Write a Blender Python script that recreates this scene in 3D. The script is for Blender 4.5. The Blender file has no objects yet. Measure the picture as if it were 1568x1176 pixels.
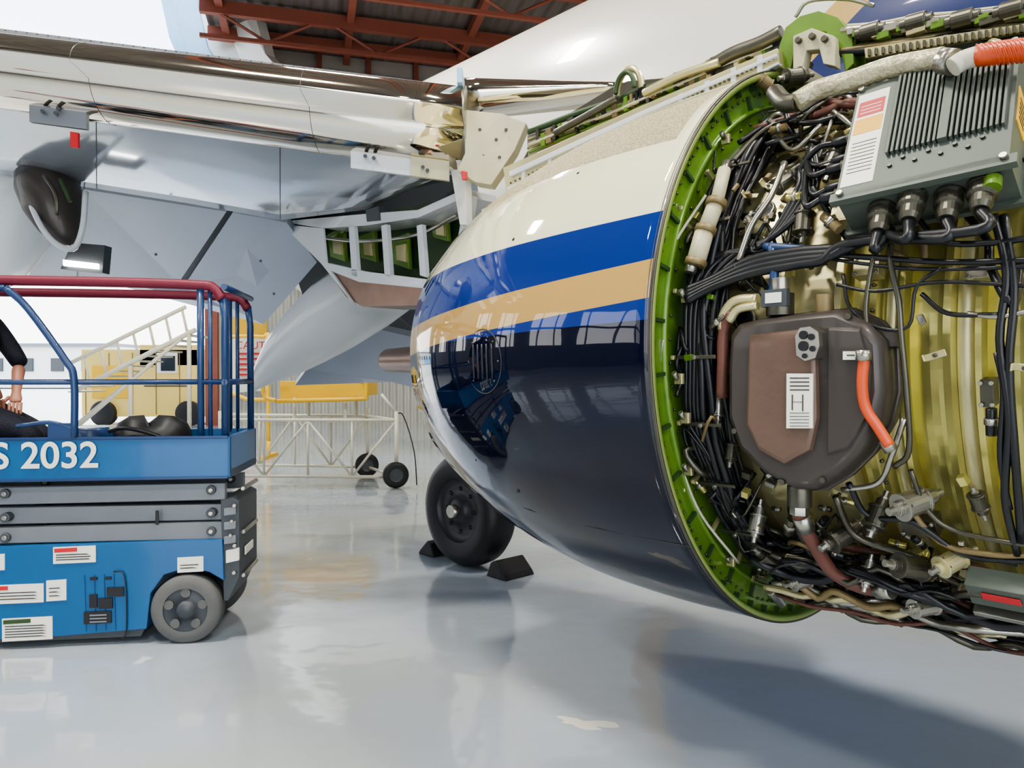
import bpy, bmesh, math, random
from mathutils import Vector, Matrix
rng = random.Random(11)
V = Vector
# ------------------------------------------------------------------ image-pixel helpers
FOC = 1132.0; CX = 784.0; HZ = 575.0; EYE = 1.5
def pix(a, b, d):  # image pixel placed in the world at a chosen depth
    return V(((a-CX)/FOC*d, d, EYE+(HZ-b)/FOC*d))
AL = math.radians(47)
XA = V((-math.cos(AL), math.sin(AL), 0)); YA = V((-math.sin(AL), -math.cos(AL), 0)); ZA = V((0, 0, 1))
C0 = V((1.25, 3.1, 1.61))
ME = Matrix((( XA.x, YA.x, 0, C0.x), (XA.y, YA.y, 0, C0.y), (0, 0, 1, C0.z), (0, 0, 0, 1)))
MEI = ME.inverted()
def loc(a, b, d): return MEI @ pix(a, b, d)
def eray(a, b, r):
    o = MEI @ V((0, 0, EYE)); t = (MEI @ pix(a, b, 1.0)) - o
    A = t.y*t.y+t.z*t.z; B = 2*(o.y*t.y+o.z*t.z); C = o.y*o.y+o.z*o.z-r*r
    D = B*B-4*A*C
    if D < 0: k = -B/(2*A)
    else: k = (-B-math.sqrt(D))/(2*A)
    return o+t*k
def eplane(a, b, m):
    o = MEI @ V((0, 0, EYE)); t = (MEI @ pix(a, b, 1.0)) - o
    return o+t*((m-o.y)/t.y)
def E(s, ph, r):
    p = math.radians(ph); return V((s, r*math.cos(p), r*math.sin(p)))
# ------------------------------------------------------------------ materials
def C(r, g, b):
    f = lambda c: ((c/255)/12.92 if c/255 <= .04045 else ((c/255+.055)/1.055)**2.4)
    return (f(r), f(g), f(b))
def mat(name, col, rough=.5, metal=0, coat=0, var=.12, scale=6, bump=0, bscale=40, emit=0):
    m = bpy.data.materials.new(name); m.use_nodes = True
    n = m.node_tree.nodes; l = m.node_tree.links; p = n['Principled BSDF']
    tc = n.new('ShaderNodeTexCoord'); no = n.new('ShaderNodeTexNoise'); no.inputs['Scale'].default_value = scale
    no.inputs['Detail'].default_value = 4
    l.new(tc.outputs['Object'], no.inputs['Vector'])
    mx = n.new('ShaderNodeMix'); mx.data_type = 'RGBA'
    mx.inputs[6].default_value = (*[c*(1-var) for c in col], 1); mx.inputs[7].default_value = (*[min(1, c*(1+var)) for c in col], 1)
    l.new(no.outputs['Fac'], mx.inputs[0]); l.new(mx.outputs[2], p.inputs['Base Color'])
    p.inputs['Roughness'].default_value = rough; p.inputs['Metallic'].default_value = metal
    p.inputs['Coat Weight'].default_value = coat; p.inputs['Coat Roughness'].default_value = .04
    if emit: p.inputs['Emission Color'].default_value = (*col, 1); p.inputs['Emission Strength'].default_value = emit
    if bump:
        n2 = n.new('ShaderNodeTexNoise'); n2.inputs['Scale'].default_value = bscale; l.new(tc.outputs['Object'], n2.inputs['Vector'])
        bp = n.new('ShaderNodeBump'); bp.inputs['Strength'].default_value = bump; bp.inputs['Distance'].default_value = .02
        l.new(n2.outputs['Fac'], bp.inputs['Height']); l.new(bp.outputs['Normal'], p.inputs['Normal'])
    return m
M = {}
M['chrome'] = mat('polished_aluminium', (.84, .77, .64), .07, 1, 0, .05, 3, .14, 2.5)
M['skin'] = mat('wing_paint', C(186, 192, 200), .12, .6, .5, .06, 2, .25, 2.2)
M['flap'] = mat('flap_grey', C(162, 170, 184), .4, 0, .2, .06, 2)
M['fair'] = mat('fairing_grey', C(202, 206, 210), .3, 0, .4, .06, 2)
M['cream'] = mat('cream_primer', C(190, 184, 152), .45, 0, 0, .12, 5)
M['white'] = mat('white_paint', C(222, 222, 216), .3, 0, .3, .04, 3)
M['offw'] = mat('offwhite_tube', C(198, 194, 176), .45, 0, 0, .1, 9)
M['green'] = mat('zinc_green', C(94, 128, 42), .34, .15, .3, .35, 9)
M['gedge'] = mat('green_edge', C(142, 158, 88), .4, .3, 0, .2, 9)
M['dgreen'] = mat('dark_green', C(46, 70, 34), .5, 0, 0, .3, 5)
M['olive'] = mat('titanium_case', C(200, 192, 120), .28, .75, 0, .22, 4, .06, 12)
M['olive2'] = mat('case_band', C(150, 148, 92), .34, .6, 0, .25, 5)
M['gold2'] = mat('bare_case', C(196, 188, 144), .33, .6, 0, .25, 6)
M['steel'] = mat('steel_fitting', C(165, 162, 152), .3, .9, 0, .2, 20)
M['dsteel'] = mat('dark_steel', C(92, 90, 80), .38, .8, 0, .25, 14)
M['tan'] = mat('tan_clamp', C(128, 112, 78), .5, .3, 0, .25, 14)
M['wrap'] = mat('foil_wrap', C(186, 180, 150), .4, .4, 0, .35, 30, .5, 60)
M['black'] = mat('black_cable', (.008, .009, .011), .36, 0, 0, .3, 20)
M['rub'] = mat('rubber', (.010, .010, .011), .5, 0, 0, .3, 20)
M['tank'] = mat('tank_brown', C(98, 78, 66), .42, .15, .15, .3, 5, .08, 30)
M['tank2'] = mat('tank_dark', C(64, 58, 54), .42, .15, .15, .25, 5)
M['hose'] = mat('brown_hose', C(100, 62, 52), .5, 0, 0, .2, 12)
M['orange'] = mat('orange_hose', C(206, 84, 44), .4, 0, .1, .12, 12)
M['eec'] = mat('control_unit_grey', C(84, 92, 84), .5, .2, 0, .08, 8)
M['label'] = mat('white_label', C(228, 226, 212), .5, 0, 0, .04, 10)
M['ink'] = mat('label_ink', C(60, 60, 60), .6)
M['red'] = mat('red_label', C(190, 40, 44), .5)
M['yellow'] = mat('yellow_label', C(222, 172, 50), .5)
M['blue'] = mat('lift_blue', C(24, 86, 136), .38, 0, .2, .15, 4)
M['dblue'] = mat('rail_blue', C(28, 56, 98), .4, 0, .2, .15, 8)
M['maroon'] = mat('maroon_pad', C(112, 24, 46), .5, 0, 0, .12, 8)
M['grey'] = mat('lift_grey', C(118, 122, 126), .45, .2, 0, .12, 6)
M['dgrey'] = mat('dark_grey', C(70, 74, 78), .5, .2, 0, .15, 6)
M['tire'] = mat('tire_grey', C(92, 92, 90), .7, 0, 0, .15, 12)
M['hub'] = mat('hub_dark', C(58, 58, 60), .45, .3, 0, .15, 12)
M['redsteel'] = mat('red_oxide_steel', C(140, 78, 62), .6, 0, 0, .15, 2)
M['yel'] = mat('yellow_paint', C(222, 176, 36), .45, 0, 0, .12, 3)
M['paleyel'] = mat('vehicle_yellow', C(226, 200, 116), .5, 0, 0, .1, 1)
M['glass'] = mat('dark_window', C(40, 50, 60), .1)
M['finb'] = mat('fin_blue', C(160, 200, 226), .4)
M['exh'] = mat('exhaust_metal', C(128, 104, 92), .35, .8, 0, .3, 6)
M['cloth'] = mat('navy_clothes', C(24, 26, 38), .85, 0, 0, .25, 14, .3, 60)
M['flesh'] = mat('skin_tone', C(160, 108, 86), .5, 0, 0, .08, 12)
M['hair'] = mat('dark_hair', C(34, 26, 22), .7, 0, 0, .3, 60)
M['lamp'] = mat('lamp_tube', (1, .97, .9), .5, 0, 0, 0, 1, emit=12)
# ------------------------------------------------------------------ mesh builder
def catmull(P, n):
    if len(P) < 3 or n < 2: return P
    out = []
    Q = [P[0]*2-P[1]]+P+[P[-1]*2-P[-2]]
    for i in range(1, len(Q)-2):
        a, b, c, d = Q[i-1], Q[i], Q[i+1], Q[i+2]
        for k in range(n):
            t = k/n
            out.append(.5*((2*b)+(c-a)*t+(2*a-5*b+4*c-d)*t*t+(3*b-a-3*c+d)*t**3))
    out.append(P[-1]); return out
class B:
    def __init__(s, name): s.n = name; s.v = []; s.f = []; s.m = []; s.sm = []; s.mats = []
    def mi(s, k):
        m = M[k] if isinstance(k, str) else k
        if m not in s.mats: s.mats.append(m)
        return s.mats.index(m)
    def face(s, idx, mi, sm=False): s.f.append(idx); s.m.append(mi); s.sm.append(sm)
    def tube(s, path, r, k, seg=8, sub=4, closed=False):
        P = [V(p) for p in path]; P = catmull(P, sub) if sub > 1 else P
        mi = s.mi(k); N = len(P); base = len(s.v)
        t = (P[1]-P[0]).normalized(); up = V((0, 0, 1)) if abs(t.z) < .9 else V((1, 0, 0))
        nrm = t.cross(up).normalized()
        for i, p in enumerate(P):
            t = (P[min(i+1, N-1)]-P[max(i-1, 0)])
            if t.length < 1e-9: t = V((0, 0, 1))
            t.normalize(); nrm = (nrm-t*nrm.dot(t)); nrm.normalize(); bn = t.cross(nrm)
            rr = r if not isinstance(r, (list, tuple)) else r[0]+(r[1]-r[0])*i/(N-1)
            for j in range(seg):
                a = 2*math.pi*j/seg; s.v.append(p+nrm*(rr*math.cos(a))+bn*(rr*math.sin(a)))
        for i in range(N-1):
            for j in range(seg):
                s.face([base+i*seg+j, base+i*seg+(j+1) % seg, base+(i+1)*seg+(j+1) % seg, base+(i+1)*seg+j], mi, seg > 4)
        s.face([base+j for j in range(seg)][::-1], mi); s.face([base+(N-1)*seg+j for j in range(seg)], mi)
    def cyl(s, a, b, r, k, seg=16): s.tube([a, b], r, k, seg, 1)
    def box(s, c, size, k, R=None):
        R = R or Matrix.Identity(3); mi = s.mi(k); b = len(s.v); c = V(c)
        for dz in (-.5, .5):
            for dx, dy in ((-.5, -.5), (.5, -.5), (.5, .5), (-.5, .5)):
                s.v.append(c+R @ V((dx*size[0], dy*size[1], dz*size[2])))
        for q in ([3, 2, 1, 0], [4, 5, 6, 7], [0, 1, 5, 4], [1, 2, 6, 5], [2, 3, 7, 6], [3, 0, 4, 7]): s.face([b+i for i in q], mi)
    def bb(s, x0, x1, y0, y1, z0, z1, k): s.box(((x0+x1)/2, (y0+y1)/2, (z0+z1)/2), (abs(x1-x0), abs(y1-y0), abs(z1-z0)), k)
    def prism(s, pts, vec, k):
        mi = s.mi(k); b = len(s.v); n = len(pts); vec = V(vec)
        for p in pts: s.v.append(V(p))
        for p in pts: s.v.append(V(p)+vec)
        s.face(list(range(b, b+n)), mi); s.face(list(range(b+2*n-1, b+n-1, -1)), mi)
        for i in range(n): s.face([b+i, b+n+i, b+n+(i+1) % n, b+(i+1) % n], mi)
    def lathe(s, prof, k, seg=96, Mx=None, sm=True, a0=0, a1=360):
        mi = s.mi(k) ; b = len(s.v); full = abs(a1-a0) >= 360; ns = seg if full else seg+1
        for (x, r) in prof:
            for j in range(ns):
                a = math.radians(a0+(a1-a0)*j/seg); p = V((x, r*math.cos(a), r*math.sin(a)))
                s.v.append(Mx @ p if Mx else p)
        for i in range(len(prof)-1):
            for j in range(seg):
                j2 = (j+1) % ns
                s.face([b+i*ns+j, b+i*ns+j2, b+(i+1)*ns+j2, b+(i+1)*ns+j], mi, sm)
    def can(s, a, d, prof, k, seg=20):
        d = V(d).normalized(); u = d.orthogonal().normalized(); w = d.cross(u)
        Mx = Matrix(((d.x, u.x, w.x, a.x), (d.y, u.y, w.y, a.y), (d.z, u.z, w.z, a.z), (0, 0, 0, 1)))
        s.lathe([(prof[0][0], .0005)]+list(prof)+[(prof[-1][0], .0005)], k, seg, Mx, False)
    def loft(s, rings, k, cap=True, sm=True):
        mi = s.mi(k); b = len(s.v); n = len(rings[0])
        for r in rings:
            for p in r: s.v.append(V(p))
        for i in range(len(rings)-1):
            for j in range(n): s.face([b+i*n+j, b+i*n+(j+1) % n, b+(i+1)*n+(j+1) % n, b+(i+1)*n+j], mi, sm)
        if cap:
            s.face([b+j for j in range(n)][::-1], mi); s.face([b+(len(rings)-1)*n+j for j in range(n)], mi)
    def grid(s, rows, k, th=(0, 0, .03)):
        mi = s.mi(k); R = len(rows); n = len(rows[0]); b = len(s.v); th = V(th)
        for off in (V((0, 0, 0)), th):
            for r in rows:
                for p in r: s.v.append(V(p)+off)
        K = R*n
        for i in range(R-1):
            for j in range(n-1):
                q = [b+i*n+j, b+i*n+j+1, b+(i+1)*n+j+1, b+(i+1)*n+j]
                s.face(q, mi, True); s.face([x+K for x in q][::-1], mi, True)
        for j in range(n-1):
            for i in (0, R-1): s.face([b+i*n+j, b+i*n+j+1, b+K+i*n+j+1, b+K+i*n+j], mi)
        for i in range(R-1):
            for j in (0, n-1): s.face([b+i*n+j, b+(i+1)*n+j, b+K+(i+1)*n+j, b+K+i*n+j], mi)
    def ball(s, c, r, k, seg=12, sc=(1, 1, 1)):
        pr = [(-math.cos(math.pi*i/8)*1, max(.001, math.sin(math.pi*i/8))) for i in range(9)]
        Mx = Matrix.Translation(V(c)) @ Matrix.Diagonal((r*sc[0], r*sc[1], r*sc[2], 1))
        s.lathe(pr, k, seg, Mx)
    def done(s, parent=None, bevel=0, bseg=2, recalc=True):
        me = bpy.data.meshes.new(s.n); me.from_pydata([tuple(v) for v in s.v], [], s.f)
        for m in s.mats: me.materials.append(m)
        for i, p in enumerate(me.polygons): p.material_index = s.m[i]; p.use_smooth = s.sm[i]
        if recalc:
            bm = bmesh.new(); bm.from_mesh(me); bmesh.ops.recalc_face_normals(bm, faces=bm.faces); bm.to_mesh(me); bm.free()
        o = bpy.data.objects.new(s.n, me); bpy.context.scene.collection.objects.link(o)
        if parent: o.parent = parent
        if bevel:
            md = o.modifiers.new('bevel', 'BEVEL'); md.width = bevel; md.segments = bseg; md.limit_method = 'ANGLE'; md.angle_limit = math.radians(40)
        return o
def empty(name, mx=None, parent=None):
    o = bpy.data.objects.new(name, None); bpy.context.scene.collection.objects.link(o)
    if mx is not None: o.matrix_world = mx
    if parent: o.parent = parent
    return o
def text(name, s, pos, size, k, parent, rot=(math.pi/2, 0, 0), bold=.0):
    c = bpy.data.curves.new(name, 'FONT'); c.body = s; c.size = size; c.extrude = .002; c.offset = bold
    o = bpy.data.objects.new(name, c); o.data.materials.append(M[k]); bpy.context.scene.collection.objects.link(o)
    o.location = pos; o.rotation_euler = rot; o.parent = parent; return o

# ================================================================== HANGAR
def floor_mat():
    m = bpy.data.materials.new('epoxy_floor'); m.use_nodes = True; n = m.node_tree.nodes; l = m.node_tree.links; p = n['Principled BSDF']
    tc = n.new('ShaderNodeTexCoord')
    a = n.new('ShaderNodeTexNoise'); a.inputs['Scale'].default_value = .3; a.inputs['Detail'].default_value = 5; l.new(tc.outputs['Object'], a.inputs['Vector'])
    r = n.new('ShaderNodeValToRGB'); r.color_ramp.elements[0].position = .38; r.color_ramp.elements[0].color = (*C(172, 176, 172), 1)
    r.color_ramp.elements[1].position = .66; r.color_ramp.elements[1].color = (*C(168, 182, 202), 1); l.new(a.outputs['Fac'], r.inputs[0])
    b = n.new('ShaderNodeTexNoise'); b.inputs['Scale'].default_value = 2.2; b.inputs['Detail'].default_value = 8; l.new(tc.outputs['Object'], b.inputs['Vector'])
    rb = n.new('ShaderNodeValToRGB'); rb.color_ramp.elements[0].position = .70; rb.color_ramp.elements[0].color = (0, 0, 0, 1); rb.color_ramp.elements[1].position = .73
    l.new(b.outputs['Fac'], rb.inputs[0])
    mx = n.new('ShaderNodeMix'); mx.data_type = 'RGBA'; mx.inputs[7].default_value = (*C(212, 214, 212), 1)
    l.new(rb.outputs[0], mx.inputs[0]); l.new(r.outputs[0], mx.inputs[6]); l.new(mx.outputs[2], p.inputs['Base Color'])
    mr = n.new('ShaderNodeMapRange'); mr.inputs[3].default_value = .08; mr.inputs[4].default_value = .22
    l.new(b.outputs['Fac'], mr.inputs[0]); l.new(mr.outputs[0], p.inputs['Roughness'])
    p.inputs['Coat Weight'].default_value = .7; p.inputs['Coat Roughness'].default_value = .05
    c = n.new('ShaderNodeTexNoise'); c.inputs['Scale'].default_value = 1.8; c.inputs['Detail'].default_value = 3; l.new(tc.outputs['Object'], c.inputs['Vector'])
    bp = n.new('ShaderNodeBump'); bp.inputs['Strength'].default_value = .35; bp.inputs['Distance'].default_value = .03
    l.new(c.outputs['Fac'], bp.inputs['Height']); l.new(bp.outputs['Normal'], p.inputs['Normal'])
    l.new(bp.outputs['Normal'], p.inputs['Coat Normal'])
    return m
def corr(name, col, sc, rough=.6):
    m = mat(name, col, rough, 0, 0, .1, 1); n = m.node_tree.nodes; l = m.node_tree.links
    tc = n.new('ShaderNodeTexCoord'); w = n.new('ShaderNodeTexWave'); w.inputs['Scale'].default_value = sc
    l.new(tc.outputs['Object'], w.inputs['Vector']); bp = n.new('ShaderNodeBump'); bp.inputs['Strength'].default_value = .9; bp.inputs['Distance'].default_value = .08
    l.new(w.outputs['Fac'], bp.inputs['Height']); l.new(bp.outputs['Normal'], n['Principled BSDF'].inputs['Normal'])
    return m
M['floor'] = floor_mat(); M['wallw'] = corr('corrugated_wall', C(206, 206, 196), 1.4); M['roof'] = corr('roof_deck', C(104, 96, 92), .8)
M['walld'] = corr('dark_cladding', C(100, 102, 106), 1.4)
M['apron'] = mat('apron_concrete', C(190, 188, 180), .8, 0, 0, .1, .6)
M['insul'] = mat('insulation_panel', C(184, 176, 170), .7, 0, 0, .2, 1.5)
b = B('floor'); b.bb(-9.3, 24, -9, 30, -.1, 0, 'floor'); b.bb(-16, -9.3, -9, 22, -.1, 0, 'floor'); b.done()
b = B('apron_ground'); b.bb(-120, 120, -90, 150, -.25, -.105, 'apron'); b.done()
t15 = math.radians(15); HX = V((math.cos(t15), math.sin(t15), 0)); HY = V((math.sin(t15), -math.cos(t15), 0)); H0 = V((-9.2, 22.4, 0))
HM = Matrix(((HX.x, -HY.x, 0, H0.x), (HX.y, -HY.y, 0, H0.y), (0, 0, 1, 0), (0, 0, 0, 1)))
b = B('wall_back'); b.bb(0, 34.2, 0, .3, 0, 9.3, 'wallw'); b.bb(0, 34.2, .02, .3, 9.3, 12, 'insul'); o = b.done(); o.matrix_world = HM
b = B('wall_right'); b.bb(24, 24.3, -9, 31, 0, 11.8, 'walld'); b.done()
b = B('wall_front')
b.bb(-16, -5, -9.3, -9, 0, 11.8, 'walld'); b.bb(8, 24.3, -9.3, -9, 0, 11.8, 'walld'); b.bb(-5, 8, -9.3, -9, 7.5, 11.8, 'walld'); b.done()
b = B('wall_left')
b.bb(-16.3, -16, -9, 20.5, 0, 2.2, 'walld'); b.bb(-16.3, -16, -9, 20.5, 5.6, 11.8, 'walld')
for y in [-9+i*2.95 for i in range(11)]: b.bb(-16.3, -16, y-.55, y+.55, 2.2, 5.6, 'walld')
b.bb(-16.25, -16.1, -9, 20.5, 3.8, 4.0, 'walld')
for y in [-9+i*.98 for i in range(31)]: b.bb(-16.25, -16.1, y-.04, y+.04, 2.2, 5.6, 'walld')
b.done()
b = B('ceiling'); b.bb(.2, 36, -31, .4, 11.55, 11.75, 'roof'); o = b.done(); o.matrix_world = HM
b = B('ceiling_side_bay'); b.bb(-16.3, 2, -9.3, 18.6, 11.8, 11.95, 'roof'); b.bb(-1, 24.3, -9.3, -2, 11.8, 11.95, 'roof'); b.done()
b = B('trim_steelwork')
for i in range(13): b.bb(i*1.5+.2, i*1.5+.36, -.25, 0, 8.2, 11.5, 'redsteel')
for z in (9.0, 10.0, 10.85): b.bb(0, 34, -.2, 0, z, z+.12, 'redsteel')
for y in (-1.3, -2.9, -6, -10, -15, -20): b.bb(.2, 34, y-.09, y+.09, 11.1, 11.45, 'redsteel')
for i in range(10):
    b.bb(i*3.4+.6, i*3.4+.8, -24, -.1, 11.25, 11.52, 'redsteel')
for y in (-2.9, -6):
    for i in range(9):
        b.tube([(i*3+.4, y, 11.3), (i*3+1.9, y, 10.5), (i*3+3.4, y, 11.3)], .045, 'redsteel', 4, 1)
    b.bb(.2, 30, y-.05, y+.05, 10.45, 10.55, 'redsteel')
b.bb(-.05, .3, -.3, .35, 0, 11.6, 'redsteel')
o = b.done(); o.matrix_world = HM
for (x, y) in ((-3, 2), (5, 2), (-3, 12), (5, 12), (13, 6), (2, -5), (10, -4), (-9, 0), (-9, 9), (4, 19)):
    e = empty('ceiling_lamp'); b = B('housing'); b.bb(x-.9, x+.9, y-.35, y+.35, 10.62, 10.75, 'white'); b.bb(x-.8, x+.8, y-.28, y+.28, 10.6, 10.62, 'lamp')
    b.cyl((x-.6, y, 10.75), (x-.6, y, 11.55), .015, 'dgrey'); b.cyl((x+.6, y, 10.75), (x+.6, y, 11.55), .015, 'dgrey'); b.done(e)
    L = bpy.data.lights.new('lamp_light', 'AREA'); L.shape = 'RECTANGLE'; L.size = 1.6; L.size_y = .55; L.energy = 740; L.color = (1, .95, .86)
    lo = bpy.data.objects.new('lamp_light', L); bpy.context.scene.collection.objects.link(lo); lo.location = (x, y, 10.58); lo.parent = e

# ================================================================== AIRLINER
air = empty('airliner')
def fus_mat():
    m = mat('fuselage_paint', C(224, 222, 214), .3, 0, .4, .03, 1); n = m.node_tree.nodes; l = m.node_tree.links; p = n['Principled BSDF']
    src = p.inputs['Base Color'].links[0].from_socket
    tc = n.new('ShaderNodeTexCoord'); sx = n.new('ShaderNodeSeparateXYZ'); l.new(tc.outputs['Object'], sx.inputs[0])
    sl = n.new('ShaderNodeMath'); sl.operation = 'MULTIPLY_ADD'; sl.inputs[1].default_value = .7; l.new(sx.outputs[0], sl.inputs[0]); l.new(sx.outputs[2], sl.inputs[2])
    for thr, col in ((4.90, C(190, 158, 96)), (4.56, C(34, 48, 98))):
        g = n.new('ShaderNodeMath'); g.operation = 'LESS_THAN'; g.inputs[1].default_value = thr; l.new(sl.outputs[0], g.inputs[0])
        mx = n.new('ShaderNodeMix'); mx.data_type = 'RGBA'; mx.inputs[7].default_value = (*col, 1)
        l.new(g.outputs[0], mx.inputs[0]); l.new(src, mx.inputs[6]); src = mx.outputs[2]
    l.new(src, p.inputs['Base Color']); return m
FM = Matrix.Translation(V((0, -7, 3.45)))
prof = [(-8, .05), (-7.6, .7), (-6.8, 1.3), (-5.5, 1.95), (-3.8, 2.45), (-2, 2.6), (12, 2.6), (14, 2.35), (16, 1.8), (18, 1.1), (19.6, .4), (20, .05)]
b = B('fuselage'); b.lathe(prof, fus_mat(), 64, FM); o = b.done(air); o.matrix_local = ME
b = B('vertical_fin')
pf = [pix(560, 260, 19.3), pix(440, 270, 21), pix(322, 75, 21.6), pix(270, -160, 22.0), pix(345, -160, 21.6), pix(408, 85, 20.8)]
b.prism(pf, (.2, .25, 0), 'white')
pf = [pix(436, 262, 21.1), pix(320, 200, 21.8), pix(262, 60, 22), pix(215, -160, 22.6), pix(266, -160, 22.1), pix(320, 75, 21.7)]
b.prism(pf, (.15, .2, 0), 'finb'); b.done(air)
def slat_sec(x, zc, h, y0, ch=.5):
    pts = []
    for i in range(25):
        a = math.radians(95+170*i/24)
        q = math.cos(a); pts.append((x, y0+(.24 if math.sin(a) < 0 else .42)*q, zc+h*.5*math.sin(a)))
    pts.append((x, y0+.05, zc-h*.47)); pts.append((x, y0+.10, zc-h*.2)); pts.append((x, y0+.18, zc+h*.25)); pts.append((x, y0+ch, zc+h*.44)); pts.append((x, y0+ch, zc+h*.5))
    return pts
b = B('leading_edge_slat')
secs = []
for i in range(13):
    x = -.27-i*.42; secs.append(slat_sec(x, 2.945+(-.27-x)*.125, .47-i*.010, 4.45))
b.loft(secs, 'chrome')
for x_ in (-1.15, -2.4): b.loft([slat_sec(x_+.002, 2.945+(-.27-x_)*.125, .472-.01*(-.27-x_)/.42, 4.45), slat_sec(x_-.002, 2.945+(-.27-x_)*.125, .472-.01*(-.27-x_)/.42, 4.45)], 'dsteel')
b.loft([slat_sec(-.262, 2.944, .485, 4.45), slat_sec(-.272, 2.944, .485, 4.45)], 'steel')
for i in range(60): b.ball((-.33-i*.06, 4.45-.40*math.cos(math.radians(48)), 2.945+(.06+i*.06)*.125+.235*.745), .0045, 'dsteel', 6)
b.done(air)
b = B('inboard_leading_edge')
secs = []
for i in range(9):
    t = i/8; a = 712+t*238; secs.append([V(p) for p in [ (pix(a, 150-8*t, 4.5+.05*t)+V((0, .16*math.cos(q)+.05, (.12-.075*t)*math.sin(q))) ) for q in [2*math.pi*j/20 for j in range(20)]]])
b.loft(secs, 'chrome')
b.box(pix(706, 128, 4.2), (.03, .2, .08), 'finb')
b.done(air)
def row(l, d): return [pix(p[0], p[1], p[2] if len(p) > 2 else d) for p in l]
b = B('wing_lower_skin')
fr = row([(-350, 92), (0, 142), (150, 165), (300, 186), (430, 204), (560, 222), (705, 242)], 4.5)
re = row([(-350, 225), (0, 268), (150, 290), (300, 314), (430, 338), (560, 322, 5.3), (705, 258, 4.7)], 5.6)
rows = []
for k in range(9):
    t = k/8; rows.append([fr[j].lerp(re[j], t)-V((0, 0, .05*math.sin(math.pi*t))) for j in range(7)])
b.grid(rows, 'skin')
for j in (2, 4): b.tube([r[j]-V((0, 0, .001)) for r in rows], .003, 'dgrey', 6, 2)
b.done(air)
b = B('wing_upper_skin')
up0 = row([(-350, -4), (0, 46), (350, 90), (705, 134)], 4.85); up1 = [p+V((0.0, 1.4, .0)) for p in up0]; up2 = [p+V((0.1, 3.0, -.6)) for p in up0]
b.grid([up0, up1, up2], 'skin', (0, 0, -.03)); b.done(air)
b = B('wing_slat_brackets')
def plate(a0, b0, a1, b1, k, d=4.36, th=.03):
    b.prism([pix(a0, b0, d), pix(a1, b0+(a1-a0)*.13, d), pix(a1, b1+(a1-a0)*.13, d), pix(a0, b1, d)], (0, th, 0), k)
plate(48, 154, 135, 188, 'skin', 4.34); plate(538, 228, 640, 258, 'fair', 4.36); plate(630, 240, 688, 270, 'cream', 4.33)
plate(110, 203, 122, 226, 'red', 4.36, .02)
for (x, y) in ((68, 172), (88, 175), (92, 168), (560, 240), (573, 243), (648, 257), (655, 262)):
    b.cyl(pix(x, y, 4.29), pix(x, y, 4.36), .011, 'dgrey', 12)
for i in range(90):
    x = 150+i*3.1; b.ball(pix(x, 284+i*.43, 5.56), .011, 'dgrey', 6)
b.done(air)
b = B('flaps')
def slab(pts, k, v=(0, .06, .06)): b.prism([pix(*p) for p in pts], v, k)
slab([(-350, 235, 5.8), (-60, 262, 5.8), (128, 292, 5.8), (118, 428, 7.2), (-350, 430, 7.2)], 'flap')
slab([(130, 291, 5.8), (348, 325, 5.8), (274, 434, 7.2), (120, 424, 7.2)], 'flap')
slab([(358, 326, 5.8), (440, 342, 5.9), (486, 402, 6.4), (404, 497, 7.4), (284, 436, 7.2)], 'flap')
slab([(345, 320, 5.9), (365, 323, 5.9), (290, 440, 7.3), (270, 438, 7.3)], 'dgrey')
slab([(425, 338, 6.1), (720, 270, 6.1), (690, 560, 8.2), (560, 500, 8.2), (470, 470, 7.5)], 'dgrey')
slab([(452, 590, 7.6), (470, 565, 7.6), (572, 503, 7.4), (650, 520, 7.4), (700, 610, 7.6), (600, 585, 7.6)], 'flap')
slab([(120, 424, 7.2), (284, 436, 7.2), (404, 497, 7.4), (400, 470, 8.6), (100, 415, 8.6)], 'flap')
for (x, y) in ((200, 330), (300, 350), (400, 400), (240, 390), (420, 450)): b.cyl(pix(x, y, 6.15), pix(x, y, 6.3), .012, 'dgrey', 8)
b.done(air)
def canoe(name, st, k, sq=1.0):
    b = B(name); rings = []
    for i, (a, c, d, r) in enumerate(st):
        o = pix(a, c, d); rr = r*d/FOC
        p0 = pix(*st[max(i-1, 0)][:3]); p1 = pix(*st[min(i+1, len(st)-1)][:3]); t = (p1-p0).normalized()
        n = t.cross(V((0, 1, 0))).normalized(); bn = t.cross(n)
        rings.append([o+n*(rr*math.cos(2*math.pi*j/24))+bn*(rr*sq*math.sin(2*math.pi*j/24)) for j in range(24)])
    b.loft(rings, k); return b
canoe('flap_track_fairing', [(381, 605, 6.9, 1), (391, 588, 6.85, 10), (410, 568, 6.8, 22), (436, 544, 6.7, 36), (472, 514, 6.6, 48), (512, 484, 6.5, 56), (560, 452, 6.4, 58), (610, 420, 6.3, 54)], 'fair').done(air)
canoe('outboard_track_fairing', [(-60, 470, 6.9, 2), (-30, 440, 6.8, 20), (0, 400, 6.6, 42), (25, 350, 6.3, 52), (45, 300, 6.0, 50), (60, 260, 5.8, 40)], 'fair').done(air)
b = canoe('track_fairing_opening', [(112, 376, 5.35, 2), (105, 366, 5.35, 18), (95, 345, 5.4, 32), (85, 315, 5.4, 42), (75, 285, 5.5, 44), (68, 262, 5.5, 38)], 'tank2')
b.tube([pix(40, 270, 5.35), pix(52, 320, 5.25), (pix(78, 365, 5.2)), pix(112, 382, 5.2), pix(128, 350, 5.2), pix(133, 295, 5.3)], .020, 'fair', 8, 5)
b.tube([pix(70, 270, 5.2), pix(88, 300, 5.15), pix(90, 330, 5.15)], .014, 'dsteel'); b.tube([pix(95, 275, 5.2), pix(110, 310, 5.2)], .015, 'dgreen'); b.done(air)
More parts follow.
